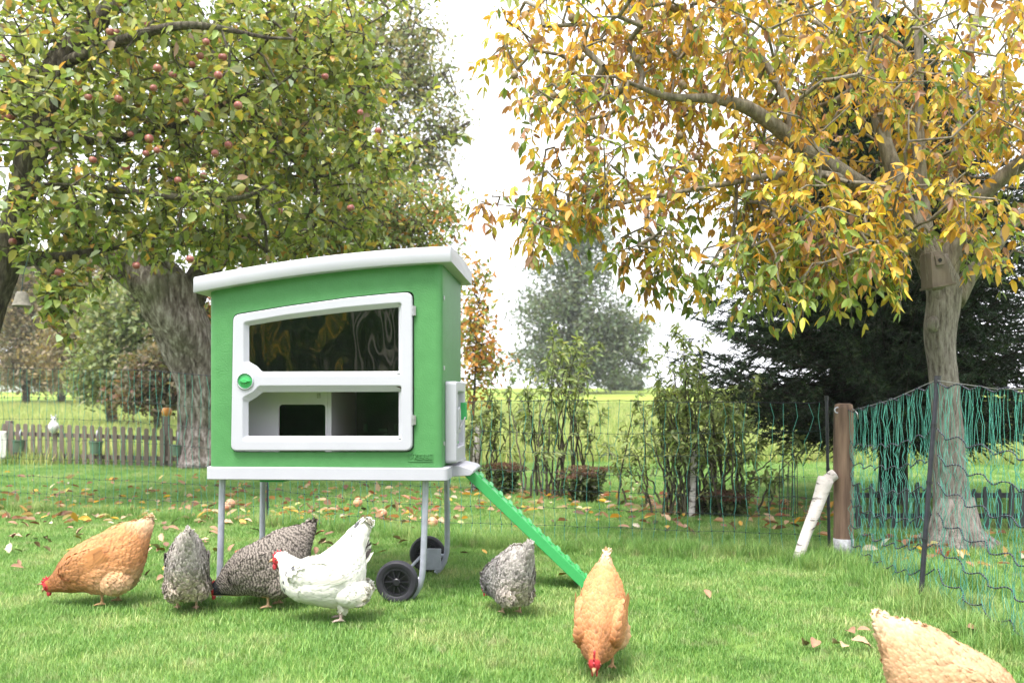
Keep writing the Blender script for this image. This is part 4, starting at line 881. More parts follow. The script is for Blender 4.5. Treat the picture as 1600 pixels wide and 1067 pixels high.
sedum(785, 772, 8.9, 70, 722, 'brown flowered sedum clump closest to the coop behind the ramp', 71); sedum(915, 786, 8.2, 80, 728, 'brown flowered sedum clump between ramp and the tall buddleia', 72); sedum(1135, 812, 7.2, 85, 766, 'reddish brown sedum clump at the foot of the tall buddleia', 73)
# trees behind the photographer, mirrored in the coop window
bt = base_empty('walnut_tree', (-6.7, -8.0, 0), label='yellow and green tree behind the viewer, mirrored in the coop window', cat='tree')
rng = np.random.default_rng(81)
def ball_pts(c, r, n): d = nrm(rng.standard_normal((n, 3))); return np.array(c)+d*(rng.uniform(0, 1, n)**.4)[:, None]*np.array(r)
def rear(name, c, r, n, cols, wts, root, size=.25):
    Pt = ball_pts(c, r, n); local(leaves('crown', Pt, rng.standard_normal((n, 3)), rng.standard_normal((n, 3)), size*rng.uniform(.6, 1.3, n), size*.55*rng.uniform(.6, 1.3, n), palette(rng, n, cols, wts), M['leaf'], None, simple=True), root)
local(limb_mesh('trunk', [([Vector((-6.7, -8, -.1)), Vector((-6.6, -8, 1.5)), Vector((-6.4, -8, 3))], [.25, .18, .1])], M['limb_bark'], None, 12), bt)
rear('a', (-6.9, -8, 2.7), (1.7, 1.2, 1.7), 2500, [(.45, .30, .03), (.2, .2, .03), (.05, .08, .02)], [.4, .3, .3], bt)
hd = base_empty('hedge', (-1, -11, 0), label='dark evergreen hedge behind the viewer, mirrored in the coop window', cat='hedge')
b = MB(); b.box((-14, -13.5, -.1), (9, -12.2, 5.2)); local(b.build('dark_core', M['dark'], None), hd)  # solid near-black box, paints the shaded depth of the hedge
n = 9000; Pt = np.stack([rng.uniform(-14, 9, n), rng.uniform(-12.3, -11.6, n), rng.uniform(0, 5.6, n)+.4*np.sin(rng.uniform(0, 6, n))], 1)
local(leaves('crown', Pt, rng.standard_normal((n, 3)), rng.standard_normal((n, 3)), .3*rng.uniform(.6, 1.3, n), .16*rng.uniform(.6, 1.3, n), palette(rng, n, [(.02, .035, .012), (.035, .055, .015), (.07, .08, .02)], [.5, .3, .2]), M['leaf'], None, simple=True), hd)
for x, r in ((-5.1, .16), (-4.3, .12), (-8.8, .3)):
    t_ = base_empty('bare_tree', (x, -9.5, 0), cat='tree')
    t_['label'] = {-5.1: 'pale grey tree trunk in the middle before the rear hedge', -4.3: 'slim grey tree trunk near the right end of the rear hedge', -8.8: 'stout grey tree trunk near the left end of the rear hedge'}[x]
    local(limb_mesh('trunk', [([Vector((x, -9.5, -.1)), Vector((x+.1, -9.5, 2)), Vector((x-.2, -9.5, 4)), Vector((x, -9.5, 6))], [r, r*.8, r*.6, r*.3]), ([Vector((x+.1, -9.5, 1.8)), Vector((x+.9, -9.4, 3)), Vector((x+1.3, -9.5, 4.5))], [r*.5, r*.4, r*.2])], M['walnut_bark'], None, 12), t_)
# ------------------------------------------------------------------ netting
M['cord'] = pmat('green_cord', (.07, .33, .25), (.05, .26, .20), 30, .5)
M['cord_dark'] = pmat('dark_green_cord', (.02, .07, .06), (.012, .04, .04), 30, .5)
M['knot'] = pmat('black_knot', (.008, .010, .022), (.012, .014, .03), 30, .5)
M['rope'] = pmat('bluish_black_rope', (.022, .026, .045), (.22, .23, .26), 240, .5, lo=.5, hi=.62)
rng = np.random.default_rng(91)
def octs(C, r):
    C = np.asarray(C); o = np.array([(1, 0, 0), (-1, 0, 0), (0, 1, 0), (0, -1, 0), (0, 0, 1), (0, 0, -1)])*r
    V = (C[:, None]+o[None]).reshape(-1, 3); t = np.array([(0, 2, 4), (2, 1, 4), (1, 3, 4), (3, 0, 4), (2, 0, 5), (1, 2, 5), (3, 1, 5), (0, 3, 5)]); i = np.arange(len(C))[:, None, None]*6
    return V, (i+t[None]).reshape(-1, 3)
# taut netting: plan path, ground line and top height
path = [(-6.2, 8.45, 1.24), (-4.4, 7.72, 1.22), (-3.1, 7.25, 1.20), (-1.86, 6.78, 1.10), (-.79, 6.17, .97), (.4, 5.88, .94), (1.2, 5.68, .93), (1.94, 5.50, .955)]
pth = np.array(path); dl = np.r_[0, np.cumsum(np.linalg.norm(np.diff(pth[:, :2], axis=0), axis=1))]
def at(s): return np.array([np.interp(s, dl, pth[:, k]) for k in range(3)])
sagp = [dl[3]]
net = base_empty('electric_netting', (pth[3][0], pth[3][1], 0), label='taut green netting with black knots running across the lawn behind the coop', cat='netting')
SS = np.arange(0, dl[-1], .072); S0 = at
fr = [.0, .115, .235, .36, .49, .63, .775, 1.0]
grid = {}
for i, s in enumerate(SS):
    p = at(s); sgn = .02*math.sin(s*1.3)
    for j, f in enumerate(fr):
        sg = -.015*math.sin(s*2.1+j)-(.03*abs(math.sin(s*.9)) if j == 7 else 0)
        grid[i, j] = np.array([p[0]+rng.normal()*.005+(.012*math.sin(i*1.7+j) if j in (5, 6) else 0), p[1]+rng.normal()*.006, .012+p[2]*f+sg*(f)+rng.normal()*.003])
for j in range(8):
    A = [grid[i, j] for i in range(len(SS)-1)]; Bq = [grid[i+1, j] for i in range(len(SS)-1)]; r = .0021 if j == 7 else .0012
    o = local(segs('horizontal_strand', A, Bq, np.full(len(A), r), np.full(len(A), r), M['knot'] if j == 7 else M['cord_dark'], None, 4), net)
    V, fs = octs([grid[i, j] for i in range(len(SS))], .0062); kn = npmesh('knots', V, [fs], M['knot'], None); local(kn, net)
A = []; Bq = []
for i in range(len(SS)):
    for j in range(7): 
        a = grid[i, j]; b_ = grid[i, j+1]; m_ = (a+b_)/2+np.array([rng.normal()*(.010 if j > 3 else .004), rng.normal()*.005, 0]); A += [a, m_]; Bq += [m_, b_]
vo = local(segs('vertical_strands', A, Bq, np.full(len(A), .0017), np.full(len(A), .0017), M['cord'], None, 4), net); vo['kind'] = 'stuff'
def post(name, top, bot, r, mat, label, cat, tipm=None, group=None):
    root = base_empty(name, (bot[0], bot[1], 0), label=label, cat=cat, group=group); b = MB(); t = Vector(top); q = Vector(bot)
    b.tube([q-Vector((0, 0, .05)), q.lerp(t, .5), t], r, 12); local(b.build('shaft', mat, None, 'auto'), root)
    b = MB(); b.tube([t-(t-q)*.02, t+(t-q)*.012], r*1.35, 12); local(b.build('cap', M['rim'], None, 'auto'), root)
    b = MB()
    for f in (.3, .55, .8): c = q.lerp(t, f); b.tube([c-Vector((0, 0, .008)), c+Vector((0, 0, .008))], r*1.25, 10)
    local(b.build('clips', M['rim'], None, 'auto'), root); return root
ps = at(dl[3]); post('netting_post', (ps[0], ps[1]+.02, 1.12), (ps[0]+.005, ps[1]+.02, 0), .009, M['black'], 'thin black netting post seen between the coop legs on the left', 'post')
post('netting_post', (1.92, 5.47, .965), (1.945, 5.49, 0), .0095, M['black'], 'thin black netting post next to the brown wooden post', 'post')
post('netting_post', (1.985, 4.18, 1.055), (1.905, 4.19, -.02), .0115, M['black'], 'near leaning black netting post holding the slack green netting', 'post')
# brown wooden post
wp = base_empty('wooden_post', (1.972, 5.33, 0), label='brown round wooden post with pale painted foot where the nettings meet', cat='post')
b = MB(); r = .057
prof = [(r*1.02, .13), (r*.98, .3), (r*1.03, .55), (r, .8), (r*.97, .9), (r*.88, .925), (r*.5, .932), (.001, .93)]
b.lathe(prof, 28, Matrix.Translation((1.972, 5.33, 0)), cap=False); local(b.build('shaft', M['post_wood'], None, True), wp)
b = MB(); b.lathe([(r*1.0, -.1), (r*1.0, .06), (r*1.05, .131), (r*.9, .132)], 28, Matrix.Translation((1.972, 5.33, 0)), cap=False); local(b.build('painted_foot', pmat('chipped_grey_paint', (.42, .43, .46), (.24, .24, .25), 40, .7, .4, 60), None, True), wp)
b = MB(); rg = [(1.925+.016*math.cos(a), 5.30, .892+.016*math.sin(a)) for a in np.linspace(0, 6.283, 17)]; b.tube(rg, .004, 8); b.tube([(1.94, 5.30, .892), (1.965, 5.30, .895)], .005, 8); local(b.build('ring_hook', M['white'], None, True), wp)
b = MB(); b.tube([(2.01, 5.29, .90), (2.03, 5.27, .875), (2.035, 5.27, .84)], .004, 8); local(b.build('wire_loop', M['metal'], None, True), wp)
# slack netting
sn = base_empty('electric_netting', (1.97, 4.6, 0), label='slack bunched green netting with sagging beaded ropes on the right side', cat='netting')
def span(a, b_, hts_a, hts_b, n, bunch, seed, droop, nm):
    """a, b_: plan ends; heights of the ropes at both ends"""
    rg_ = np.random.default_rng(seed); a = np.array(a); b_ = np.array(b_); per = np.array([-(b_-a)[1], (b_-a)[0]]); per = per/np.linalg.norm(per)
    T = np.linspace(0, 1, n); waves = np.sin(T*math.pi*bunch+.4)
    rows = []
    for j, (ha, hb) in enumerate(zip(hts_a, hts_b)):
        ph = rg_.uniform(-.25, .25); rows.append([])
        for t in T:
            xy = a+(b_-a)*t+per*(.010*math.sin(t*math.pi*bunch*2+j*.3)+.01*rg_.normal()*.3)
            z = ha+(hb-ha)*t-droop*4*t*(1-t)*(.25 if j == 0 else .8+.1*j)-(.024 if j == 0 else .030)*abs(math.sin(t*math.pi*bunch+ph))+(.012 if j else .0)
            rows[-1].append(np.array([xy[0], xy[1], max(z, .012)]))
    for j, r_ in enumerate(rows):
        q = cr([tuple(x) for x in r_[::2]], 3); o = local(segs('rope', q[:-1], q[1:], np.full(len(q)-1, .0026), np.full(len(q)-1, .0026), M['rope'], None, 5), sn)
        Lq = np.r_[0, np.cumsum(np.linalg.norm(np.diff(np.array(q), axis=0), axis=1))]; bs = np.arange(0, Lq[-1], .017); C = np.stack([np.interp(bs, Lq, np.array(q)[:, k]) for k in range(3)], 1)
        V, fs = octs(C, .0052); local(npmesh('beads', V, [fs], M['knot'], None), sn)
    A = []; Bq = []
    for i in range(n):
        for j in range(len(rows)-1):
            p = rows[j][i]; q = rows[j+1][i]; k1 = p+(q-p)*.33+np.append(per, 0)*rg_.normal()*.008+np.array([rg_.normal()*.004, rg_.normal()*.012, 0]); k2 = p+(q-p)*.66+np.array([rg_.normal()*.004, rg_.normal()*.012, 0]); A += [p, k1, k2]; Bq += [k1, k2, q]
    o = local(segs('vertical_strands', A, Bq, np.full(len(A), .0010), np.full(len(A), .0010), M['cord'], None, 4), sn); o['kind'] = 'stuff'
fr2 = [1.0, .78, .665, .54, .40, .27, .15, .05]
span((1.985, 5.27), (1.975, 4.20), [.895*f for f in fr2], [1.04*f for f in fr2], 62, 7, 5, .045, 'a')
span((1.98, 4.18), (1.93, 2.7), [1.04*f for f in fr2], [1.0*f for f in fr2], 84, 7, 6, .055, 'b')
b = MB(); b.tube([(2.0, 5.28, .89), (1.99, 4.7, .955), (1.98, 4.19, 1.048), (1.96, 3.6, 1.0), (1.93, 2.7, 1.01)], .0017, 6); local(b.build('top_wire', M['metal'], None, True), sn)
post('netting_post', (1.92, 2.68, 1.05), (1.95, 2.7, 0), .0115, M['black'], 'black netting post just outside the right edge of the view', 'post')
# ------------------------------------------------------------------ birch log and stakes
T = newmat('birch_bark'); bb = T.n('BsdfPrincipled'); bb.inputs['Roughness'].default_value = .8
n1 = T.noise(16, 5, .65, stretch=(.5, .5, 2.6)); n2 = T.noise(7, 4, .6)
cc = T.mix(T.ramp(n1, [(.55, (0, 0, 0)), (.62, (1, 1, 1))]), T.ramp(n2, [(.35, (.66, .62, .60)), (.65, (.44, .40, .37))]), (.06, .05, .045)); T.l(cc, bb.inputs['Base Color']); T.l(T.bump(n1, .5, .01), bb.inputs['Normal']); T.out(bb.outputs[0]); M['birch'] = T.m
lg = base_empty('birch_log', G(1240, 884), label='white peeling birch log leaning against the netting beside the brown post', cat='log')
la = Vector(G(1242, 884)); lb = P(1290, 748, 5.28)
local(limb_mesh('bark', [([la-Vector((.01, 0, .05)), la.lerp(lb, .3), la.lerp(lb, .65)+Vector((.006, 0, 0)), lb], [.030, .031, .036, .046])], M['birch'], None, 18, .05, 3), lg)
local(limb_mesh('branch_stub', [([lb-Vector((.03, 0, .04)), lb+Vector((.03, 0, .012)), lb+Vector((.055, 0, .028))], [.030, .034, .032])], M['birch'], None, 14, .05, 4), lg)
for (x0, y0, x1, y1, Z, r, lb_) in ((748, 662, 740, 766, 9.2, .038, 'pale birch stake behind the netting right beside the coop door'), (1085, 702, 1080, 812, 7.15, .026, 'pale wooden stake in front of the tall buddleia shrub')):
    a = P(x1, y1, Z); a.z = -.05; t = P(x0, y0, Z); s_ = base_empty('wooden_stake', (a.x, a.y, 0), label=lb_, cat='stake')
    local(limb_mesh('shaft', [([a, a.lerp(t, .35), a.lerp(t, .7), t], [r, r*.95, r*.92, r*.85])], M['birch'], None, 14, .06, 5), s_)
    q = MB(); q.lathe([(r*.80, 0), (r*.78, .004), (.001, .007)], 14, Matrix.Translation(t)); local(q.build('cut_top', M['grey_wood'], None, True), s_)
# wire mesh cage of thin rods near the shrub
cg = base_empty('plant_support', G(1235, 815), label='small cage of thin dark rods standing in the grass right of the shrub', cat='plant support')
for i in range(9):
    x = 1218+i*3.6; b = MB(); Z = 7.1+.05*(i % 3); a = P(x, 0, Z); b.tube([(a.x, Z, 0), (a.x+rA.uniform(-.02, .02), Z, rA.uniform(.42, .55))], .0028, 6); local(b.build('rod', M['dark_wood'], None), cg)
# ------------------------------------------------------------------ picket fence on the left
pf = base_empty('picket_fence', G(130, 725), label='weathered grey brown picket fence across the far lawn at the left', cat='fence')
fa = P(-14, 0, 13.2); fb = P(280, 0, 12.3)
def picket(b, x, y, h, w_, t=.012, slant=0):
    z0 = .01; pts = [(-w_/2, z0), (w_/2, z0), (w_/2, h-.03), (w_*.28, h-.006), (-w_*.28, h-.006), (-w_/2, h-.03)]
    b.loft([[Vector((x+p[0]+slant*p[1], y-t/2+yy, p[1])) for p in pts] for yy in (0, t)])
n_p = 26
for i in range(n_p):
    t = i/(n_p-1); x = fa.x+(fb.x-fa.x)*t; y = fa.y+(fb.y-fa.y)*t; b = MB(); picket(b, x, y-.03, .60-.06*t+rA.uniform(-.012, .012), .062, slant=rA.uniform(-.015, .015)); local(b.build('picket', M['grey_wood'], None, bevel=.003), pf)
for h in (.13, .44):
    b = MB(); b.loft([[Vector((p.x, p.y+yy, zz+h*(1-.1*k))) for yy, zz in ((.0, -.03), (.03, -.03), (.03, .03), (0, .03))] for k, p in ((0, fa), (1, fb))]); local(b.build('rail', M['grey_wood'], None, bevel=.003), pf)
for px, h in ((10, .62), (256, .70)):
    c = P(px, 0, 12.45 if px > 100 else 13.2); b = MB(); b.box((c.x-.045, c.y+.04, -.05), (c.x+.045, c.y+.12, h)); local(b.build('post', M['grey_wood'], None, bevel=.006), pf)
oc = P(257, 0, 12.45); b = MB(); b.lathe([(.04, 0), (.062, .02), (.068, .06), (.06, .10), (.045, .112), (.03, .105), (.001, .10)], 20, Matrix.Translation((oc.x, oc.y+.08, .705)), cap=False)
ob = b.build('carved_pumpkin', pmat('orange_skin', (.62, .24, .04), (.70, .32, .07), 12, .5), None, True); ob.parent = None; tag(ob, 'small orange pumpkin pot sitting on top of the picket fence post', 'pumpkin')
# hanging buckets
def bucket(px, label, sc=1., Z=12.75):
    c = P(px, 0, Z); r_ = base_empty('flower_pot', (c.x, c.y, .17), label=label, cat='flower pot', group='green pots hanging on the picket fence')
    b = MB(); b.lathe([(.065*sc, 0), (.085*sc, .15*sc), (.092*sc, .155*sc), (.092*sc, .17*sc), (.08*sc, .165*sc), (.078*sc, .13*sc)], 18, Matrix.Translation((c.x, c.y, .17)), cap=False); local(b.build('pot', pmat('grey_green_glaze', (.10, .16, .11), (.14, .20, .14), 10, .5), None, 'auto'), r_)
    b = MB(); b.lathe([(.079*sc, 0), (.05*sc, .02), (.001, .03)], 14, Matrix.Translation((c.x, c.y, .17+.14*sc)), cap=False); local(b.build('red_plants', pmat('reddish_plants', (.22, .07, .05), (.12, .10, .04), 60, .9, .8, 60), None, True), r_)
    b = MB(); b.tube([(c.x, c.y+.05, .17+.17*sc), (c.x, c.y+.02, .44), (c.x, c.y+.04, .50)], .012, 8); local(b.build('hook', M['white'], None, True), r_)
bucket(30, 'grey green pot hanging beside the white cloth on the fence', 1.05, 13.0); bucket(150, 'grey green pot with reddish plants hanging mid fence', 1.05, 12.6); bucket(277, 'green pot hanging close to the leaning trunk', .9, 12.2)
# white bird figure on the fence
c = P(86, 0, 12.85); bf = base_empty('bird_figure', (c.x, c.y, .57), label='white spotted hen figure perched on top of the pickets', cat='ornament')
b = MB(); b.lathe([(.02, -.02), (.06, .02), (.075, .07), (.06, .12), (.035, .15), (.04, .18), (.03, .21), (.001, .22)], 16, Matrix.Translation((c.x, c.y-.04, .47)), cap=False); local(b.build('body', pmat('white_glaze', (.70, .70, .70), (.12, .12, .12), 60, .4, lo=.6, hi=.64), None, True), bf)
b = MB(); b.lathe([(.012, 0), (.004, .03)], 8, Matrix.Translation((c.x-.02, c.y-.07, .655))@Matrix.Rotation(R(90), 4, 'X')); local(b.build('beak', M['shelf'], None, True), bf)
for s in (-1, 1): b = MB(); b.tube([(c.x+s*.02, c.y-.04, .67), (c.x+s*.04, c.y-.04, .72)], [.014, .003], 8); local(b.build('crest', M['white'], None, True), bf)
# basket with cloth at the left edge
c = P(-2, 0, 12.9); wb = base_empty('basket', (c.x, c.y-.12, .28), label='dark brown round basket on the fence at the left edge', cat='basket')
b = MB(); b.lathe([(.10, 0), (.15, .06), (.17, .16), (.16, .2), (.14, .19), (.13, .05)], 20, Matrix.Translation((c.x-.02, c.y-.16, .28)), cap=False); local(b.build('bowl', pmat('brown_basket', (.10, .035, .02), (.05, .02, .014), 40, .6, .5, 40), None, True), wb)
b = MB(); rows = []
for i in range(10):
    t = i/9; rows.append([Vector((c.x+.07+.20*u+.03*t*math.sin(u*9), c.y-.30+.02*math.sin(u*14+t*3), .49-t*(.30+.14*math.sin(u*3.1))+.0)) for u in np.linspace(0, 1, 9)])
vv = [q for r_ in rows for q in r_]; b.add(vv, [(i*9+k, i*9+k+1, (i+1)*9+k+1, (i+1)*9+k) for i in range(9) for k in range(8)]); o = b.build('cloth', pmat('white_cloth', (.66, .65, .62), None, 20, .9), None, True)
md = o.modifiers.new('s', 'SOLIDIFY'); md.thickness = .004; tag(o, 'white cloth draped over the basket at the left end of the fence', 'cloth')
# far low white building
for (x0, x1, y0, y1, Z, c1, lb_) in ((-20, 45, 594, 603, 72, (.68, .69, .72), 'long low white building at the far edge of the meadow'), (46, 92, 594, 602, 74, (.33, .24, .21), 'low brownish shed touching the white building in the distance')):
    a = P(x0, y1, Z); q = P(x1, y0, Z); rt = base_empty('farm_building', ((a.x+q.x)/2, Z, float(gz(0, Z))), label=lb_, cat='building')
    b = MB(); g0 = float(gz(0, Z))-.3; b.box((a.x, Z, g0), (q.x, Z+6, q.z)); local(b.build('wall', pmat('render', c1, None, 3, .9), None), rt)
    b = MB(); b.loft([[Vector((x, Z-.3, q.z)), Vector((x, Z+6.3, q.z)), Vector((x, Z+3, q.z+.5))] for x in (a.x-.2, q.x+.2)]); local(b.build('roof', pmat('roof_tile', (.30, .22, .20), None, 3, .9), None), rt)
# ------------------------------------------------------------------ small dark fence behind the walnut
df = base_empty('picket_fence', (2.9, 6.45, 0), label='low dark weathered picket border fence behind the walnut trunk', cat='fence')
for i in range(34):
    x = 2.45+i*.082; y = 6.55-.006*i; b = MB(); picket(b, x, y, .33+rA.uniform(-.02, .03), .036, .010, rA.uniform(-.04, .04)); local(b.build('picket', M['dark_wood'], None, bevel=.002), df)
for h in (.10, .25):
    b = MB(); b.box((2.43, 6.56, h-.018), (5.2, 6.58, h+.018)); local(b.build('rail', M['dark_wood'], None), df)
# ------------------------------------------------------------------ birdhouse, bell
c = P(1459, 422, 5.66); bh = base_empty('birdhouse', (c.x, c.y, c.z), label='weathered wooden nest box fixed in the fork of the walnut tree', cat='birdhouse')
b = MB(); Rz = Matrix.Translation(c)@Matrix.Rotation(R(-10), 4, 'Y')@Matrix.Rotation(R(12), 4, 'Z')
prof = [(-.075, -.10), (.075, -.10), (.045, .11), (-.045, .11)]
b.loft([[Rz@Vector((x, y, z)) for x, z in prof] for y in (-.06, .05)]); local(b.build('box', M['grey_wood'], None, bevel=.003), bh)
b = MB(); b.loft([[Rz@Vector((x, y, z)) for x, z in ((-.085, -.115), (.085, -.115), (.085, -.100), (-.085, -.100))] for y in (-.075, .055)]); local(b.build('base_board', M['grey_wood'], None, bevel=.002), bh)
b = MB(); b.loft([[Rz@Vector((x, y, z)) for x, z in ((-.03, .02), (.03, .02), (.03, .08), (-.03, .08))] for y in (-.072, -.061)]); local(b.build('front_plate', M['grey_wood'], None, bevel=.002), bh)
b = MB(); b.lathe([(.013, 0), (.013, .004)], 16, Rz@Matrix.Translation((0, -.071, .05))@Matrix.Rotation(R(90), 4, 'X')); local(b.build('hole_shade_disc', M['dark'], None), bh)  # flat dark disc painted as the shaded opening, nothing is cut
c = P(34, 476, 6.9); bl = base_empty('clay_bell', (c.x, c.y, c.z), label='grey clay bell shelter hanging from a low branch at the left', cat='bell')
b = MB(); b.lathe([(.030, .10), (.042, .085), (.055, .03), (.068, -.005), (.072, -.012), (.066, -.012), (.05, .03), (.001, .08)], 24, Matrix.Translation(c), cap=False); local(b.build('shell', pmat('grey_clay', (.25, .23, .19), (.16, .15, .12), 30, .9, .3, 60), None, True), bl)
b = MB(); b.tube([c+Vector((0, 0, .098)), c+Vector((.01, 0, .22)), c+Vector((.03, .05, .40))], .003, 6); local(b.build('string', M['cord_dark'], None), bl)
# ------------------------------------------------------------------ fallen leaves
rng = np.random.default_rng(101)
LC = [(.36, .20, .12), (.22, .12, .075), (.50, .34, .22), (.55, .33, .06), (.46, .46, .20), (.60, .52, .40), (.30, .10, .05)]
def leaf_proto(kind, c, seed):
    r = random.Random(seed); n = 7; rows = []; L = 1.0; curl = r.uniform(.2, .9); 
    q = MB()
    for i in range(n):
        t = i/(n-1); w_ = .26*math.sin(math.pi*min(1, t*.93+.05))**.75*(1+.18*math.sin(t*19+seed))+.004; z = .10*math.sin(math.pi*t)*curl+.08*t*t
        rows.append([Vector((t-.5, w_*s, z+abs(s)**1.5*w_*curl*.6+r.uniform(-.012, .012))) for s in (-1, -.5, 0, .5, 1)])
    q.add([v for r_ in rows for v in r_], [(i*5+k, i*5+k+1, (i+1)*5+k+1, (i+1)*5+k) for i in range(n-1) for k in range(4)])
    q.tube([(-.5, 0, .01), (-.68, .02, .03)], .012, 4)
    T = newmat('dry_leaf'); b = T.n('BsdfPrincipled'); b.inputs['Roughness'].default_value = .7; T.l(T.ramp(T.noise(4, 5, .6), [(.35, c), (.7, tuple(x*.6 for x in c))]), b.inputs['Base Color']); T.out(b.outputs[0])
    return q.build('fallen_leaf', T.m, None, True)
names = ['pinkish brown curled leaf', 'dark brown curled leaf', 'pale tan leaf', 'golden yellow leaf', 'yellow green leaf', 'cream coloured leaf', 'rusty red brown leaf']
protos = [leaf_proto(n_, c, i) for i, (n_, c) in enumerate(zip(names, LC))]
ind = []
for _ in range(150): ind.append((rng.uniform(0, 700), rng.uniform(795, 872), 'left'))
for _ in range(22): ind.append((rng.uniform(0, 330), rng.uniform(868, 925), 'front'))
for q in ((1330, 1000), (1318, 1022), (1345, 1022), (1305, 1015), (1255, 1017), (1272, 1019), (1490, 1000), (1520, 998), (1558, 1005), (1477, 910), (1350, 995), (1172, 872), (1105, 937), (880, 905), (757, 870), (925, 868), (1045, 868), (1240, 868), (725, 870), (530, 880), (475, 870)): ind.append((*q, 'right'))
for _ in range(45): ind.append((rng.uniform(960, 1290), rng.uniform(790, 838), 'strip'))
usedp = set()
for px, py, where in ind:
    k = int(rng.choice(7, p=[.26, .16, .2, .13, .08, .1, .07])); g = G(px, py); o = protos[k] if k not in usedp else protos[k].copy()
    if k in usedp: col.objects.link(o)
    usedp.add(k); s = rng.uniform(.045, .085)*(1.0 if py > 800 else 1.1); o.location = (g.x, g.y, .026+rng.uniform(0, .012)); o.scale = (s, s, s*rng.uniform(.7, 1.3)); o.rotation_euler = (rng.normal()*.45, rng.normal()*.45, rng.uniform(0, 6.28))
    tag(o, names[k]+' lying flat on the lawn grass', 'fallen leaf', names[k]+' type fallen on the lawn')
pts = []
for _ in range(950):
    u = rng.random()
    if u < .55: px, py = rng.uniform(-40, 720), 735+90*rng.beta(2, 1.3)
    elif u < .93: px, py = rng.uniform(720, 1340), 0; py = 778+(px-720)*.052+rng.normal()*15
    else: px, py = rng.uniform(1330, 1650), rng.uniform(835, 890)
    g = G(px, max(py, 732)); pts.append((g.x, g.y, .032))
pts = np.array(pts); n = len(pts); D = np.c_[rng.standard_normal((n, 2)), rng.normal(0, .25, n)]; Ls = rng.uniform(.05, .11, n)
lt = leaves('leaf_litter', pts, D, np.c_[rng.normal(0, .5, (n, 2)), np.ones(n)], Ls, Ls*rng.uniform(.35, .6, n), palette(rng, n, LC, [.27, .2, .2, .1, .06, .09, .08], .2), M['leaf'], None, -.1, .35)
tag(lt, 'scattered dry brown and yellow leaves on the farther lawn and along the shrubs', 'leaf litter', kind='stuff')
# ------------------------------------------------------------------ hens
PECK = dict(k=1690., x0=660., y0=890.,
  U=[(160, 742), (190, 690), (228, 640), (283, 555), (360, 462), (460, 395), (580, 335), (690, 275), (790, 245), (880, 232), (950, 208), (1000, 196)],
  L=[(172, 775), (196, 790), (245, 788), (300, 788), (385, 795), (490, 790), (610, 812), (740, 800), (855, 738), (930, 600), (968, 440), (1008, 290)],
  W=[.012, .020, .026, .040, .070, .092, .103, .104, .092, .062, .034, .014], head=1, wing=(500, 560, .115, .062, -28))
STAND = dict(k=1600., x0=930., y0=965.,
  U=[(445, 505), (470, 462), (520, 452), (580, 480), (660, 512), (760, 490), (870, 420), (950, 350), (1015, 285), (1060, 245), (1100, 237), (1150, 262)],
  L=[(455, 545), (492, 560), (497, 630), (515, 715), (590, 790), (700, 832), (850, 862), (970, 845), (1070, 780), (1115, 660), (1125, 450), (1160, 300)],
  W=[.012, .021, .028, .044, .078, .096, .104, .100, .082, .052, .030, .012], head=1, wing=(760, 600, .120, .060, 2))
def hen_rings(S, n=44, m=22):
    def tr(p): return np.array([(S['x0']-p[0])/S['k'], (S['y0']-p[1])/S['k']])
    rows = [np.r_[tr(u), tr(l), w_] for u, l, w_ in zip(S['U'], S['L'], S['W'])]
    q = cr(rows, 4); return q
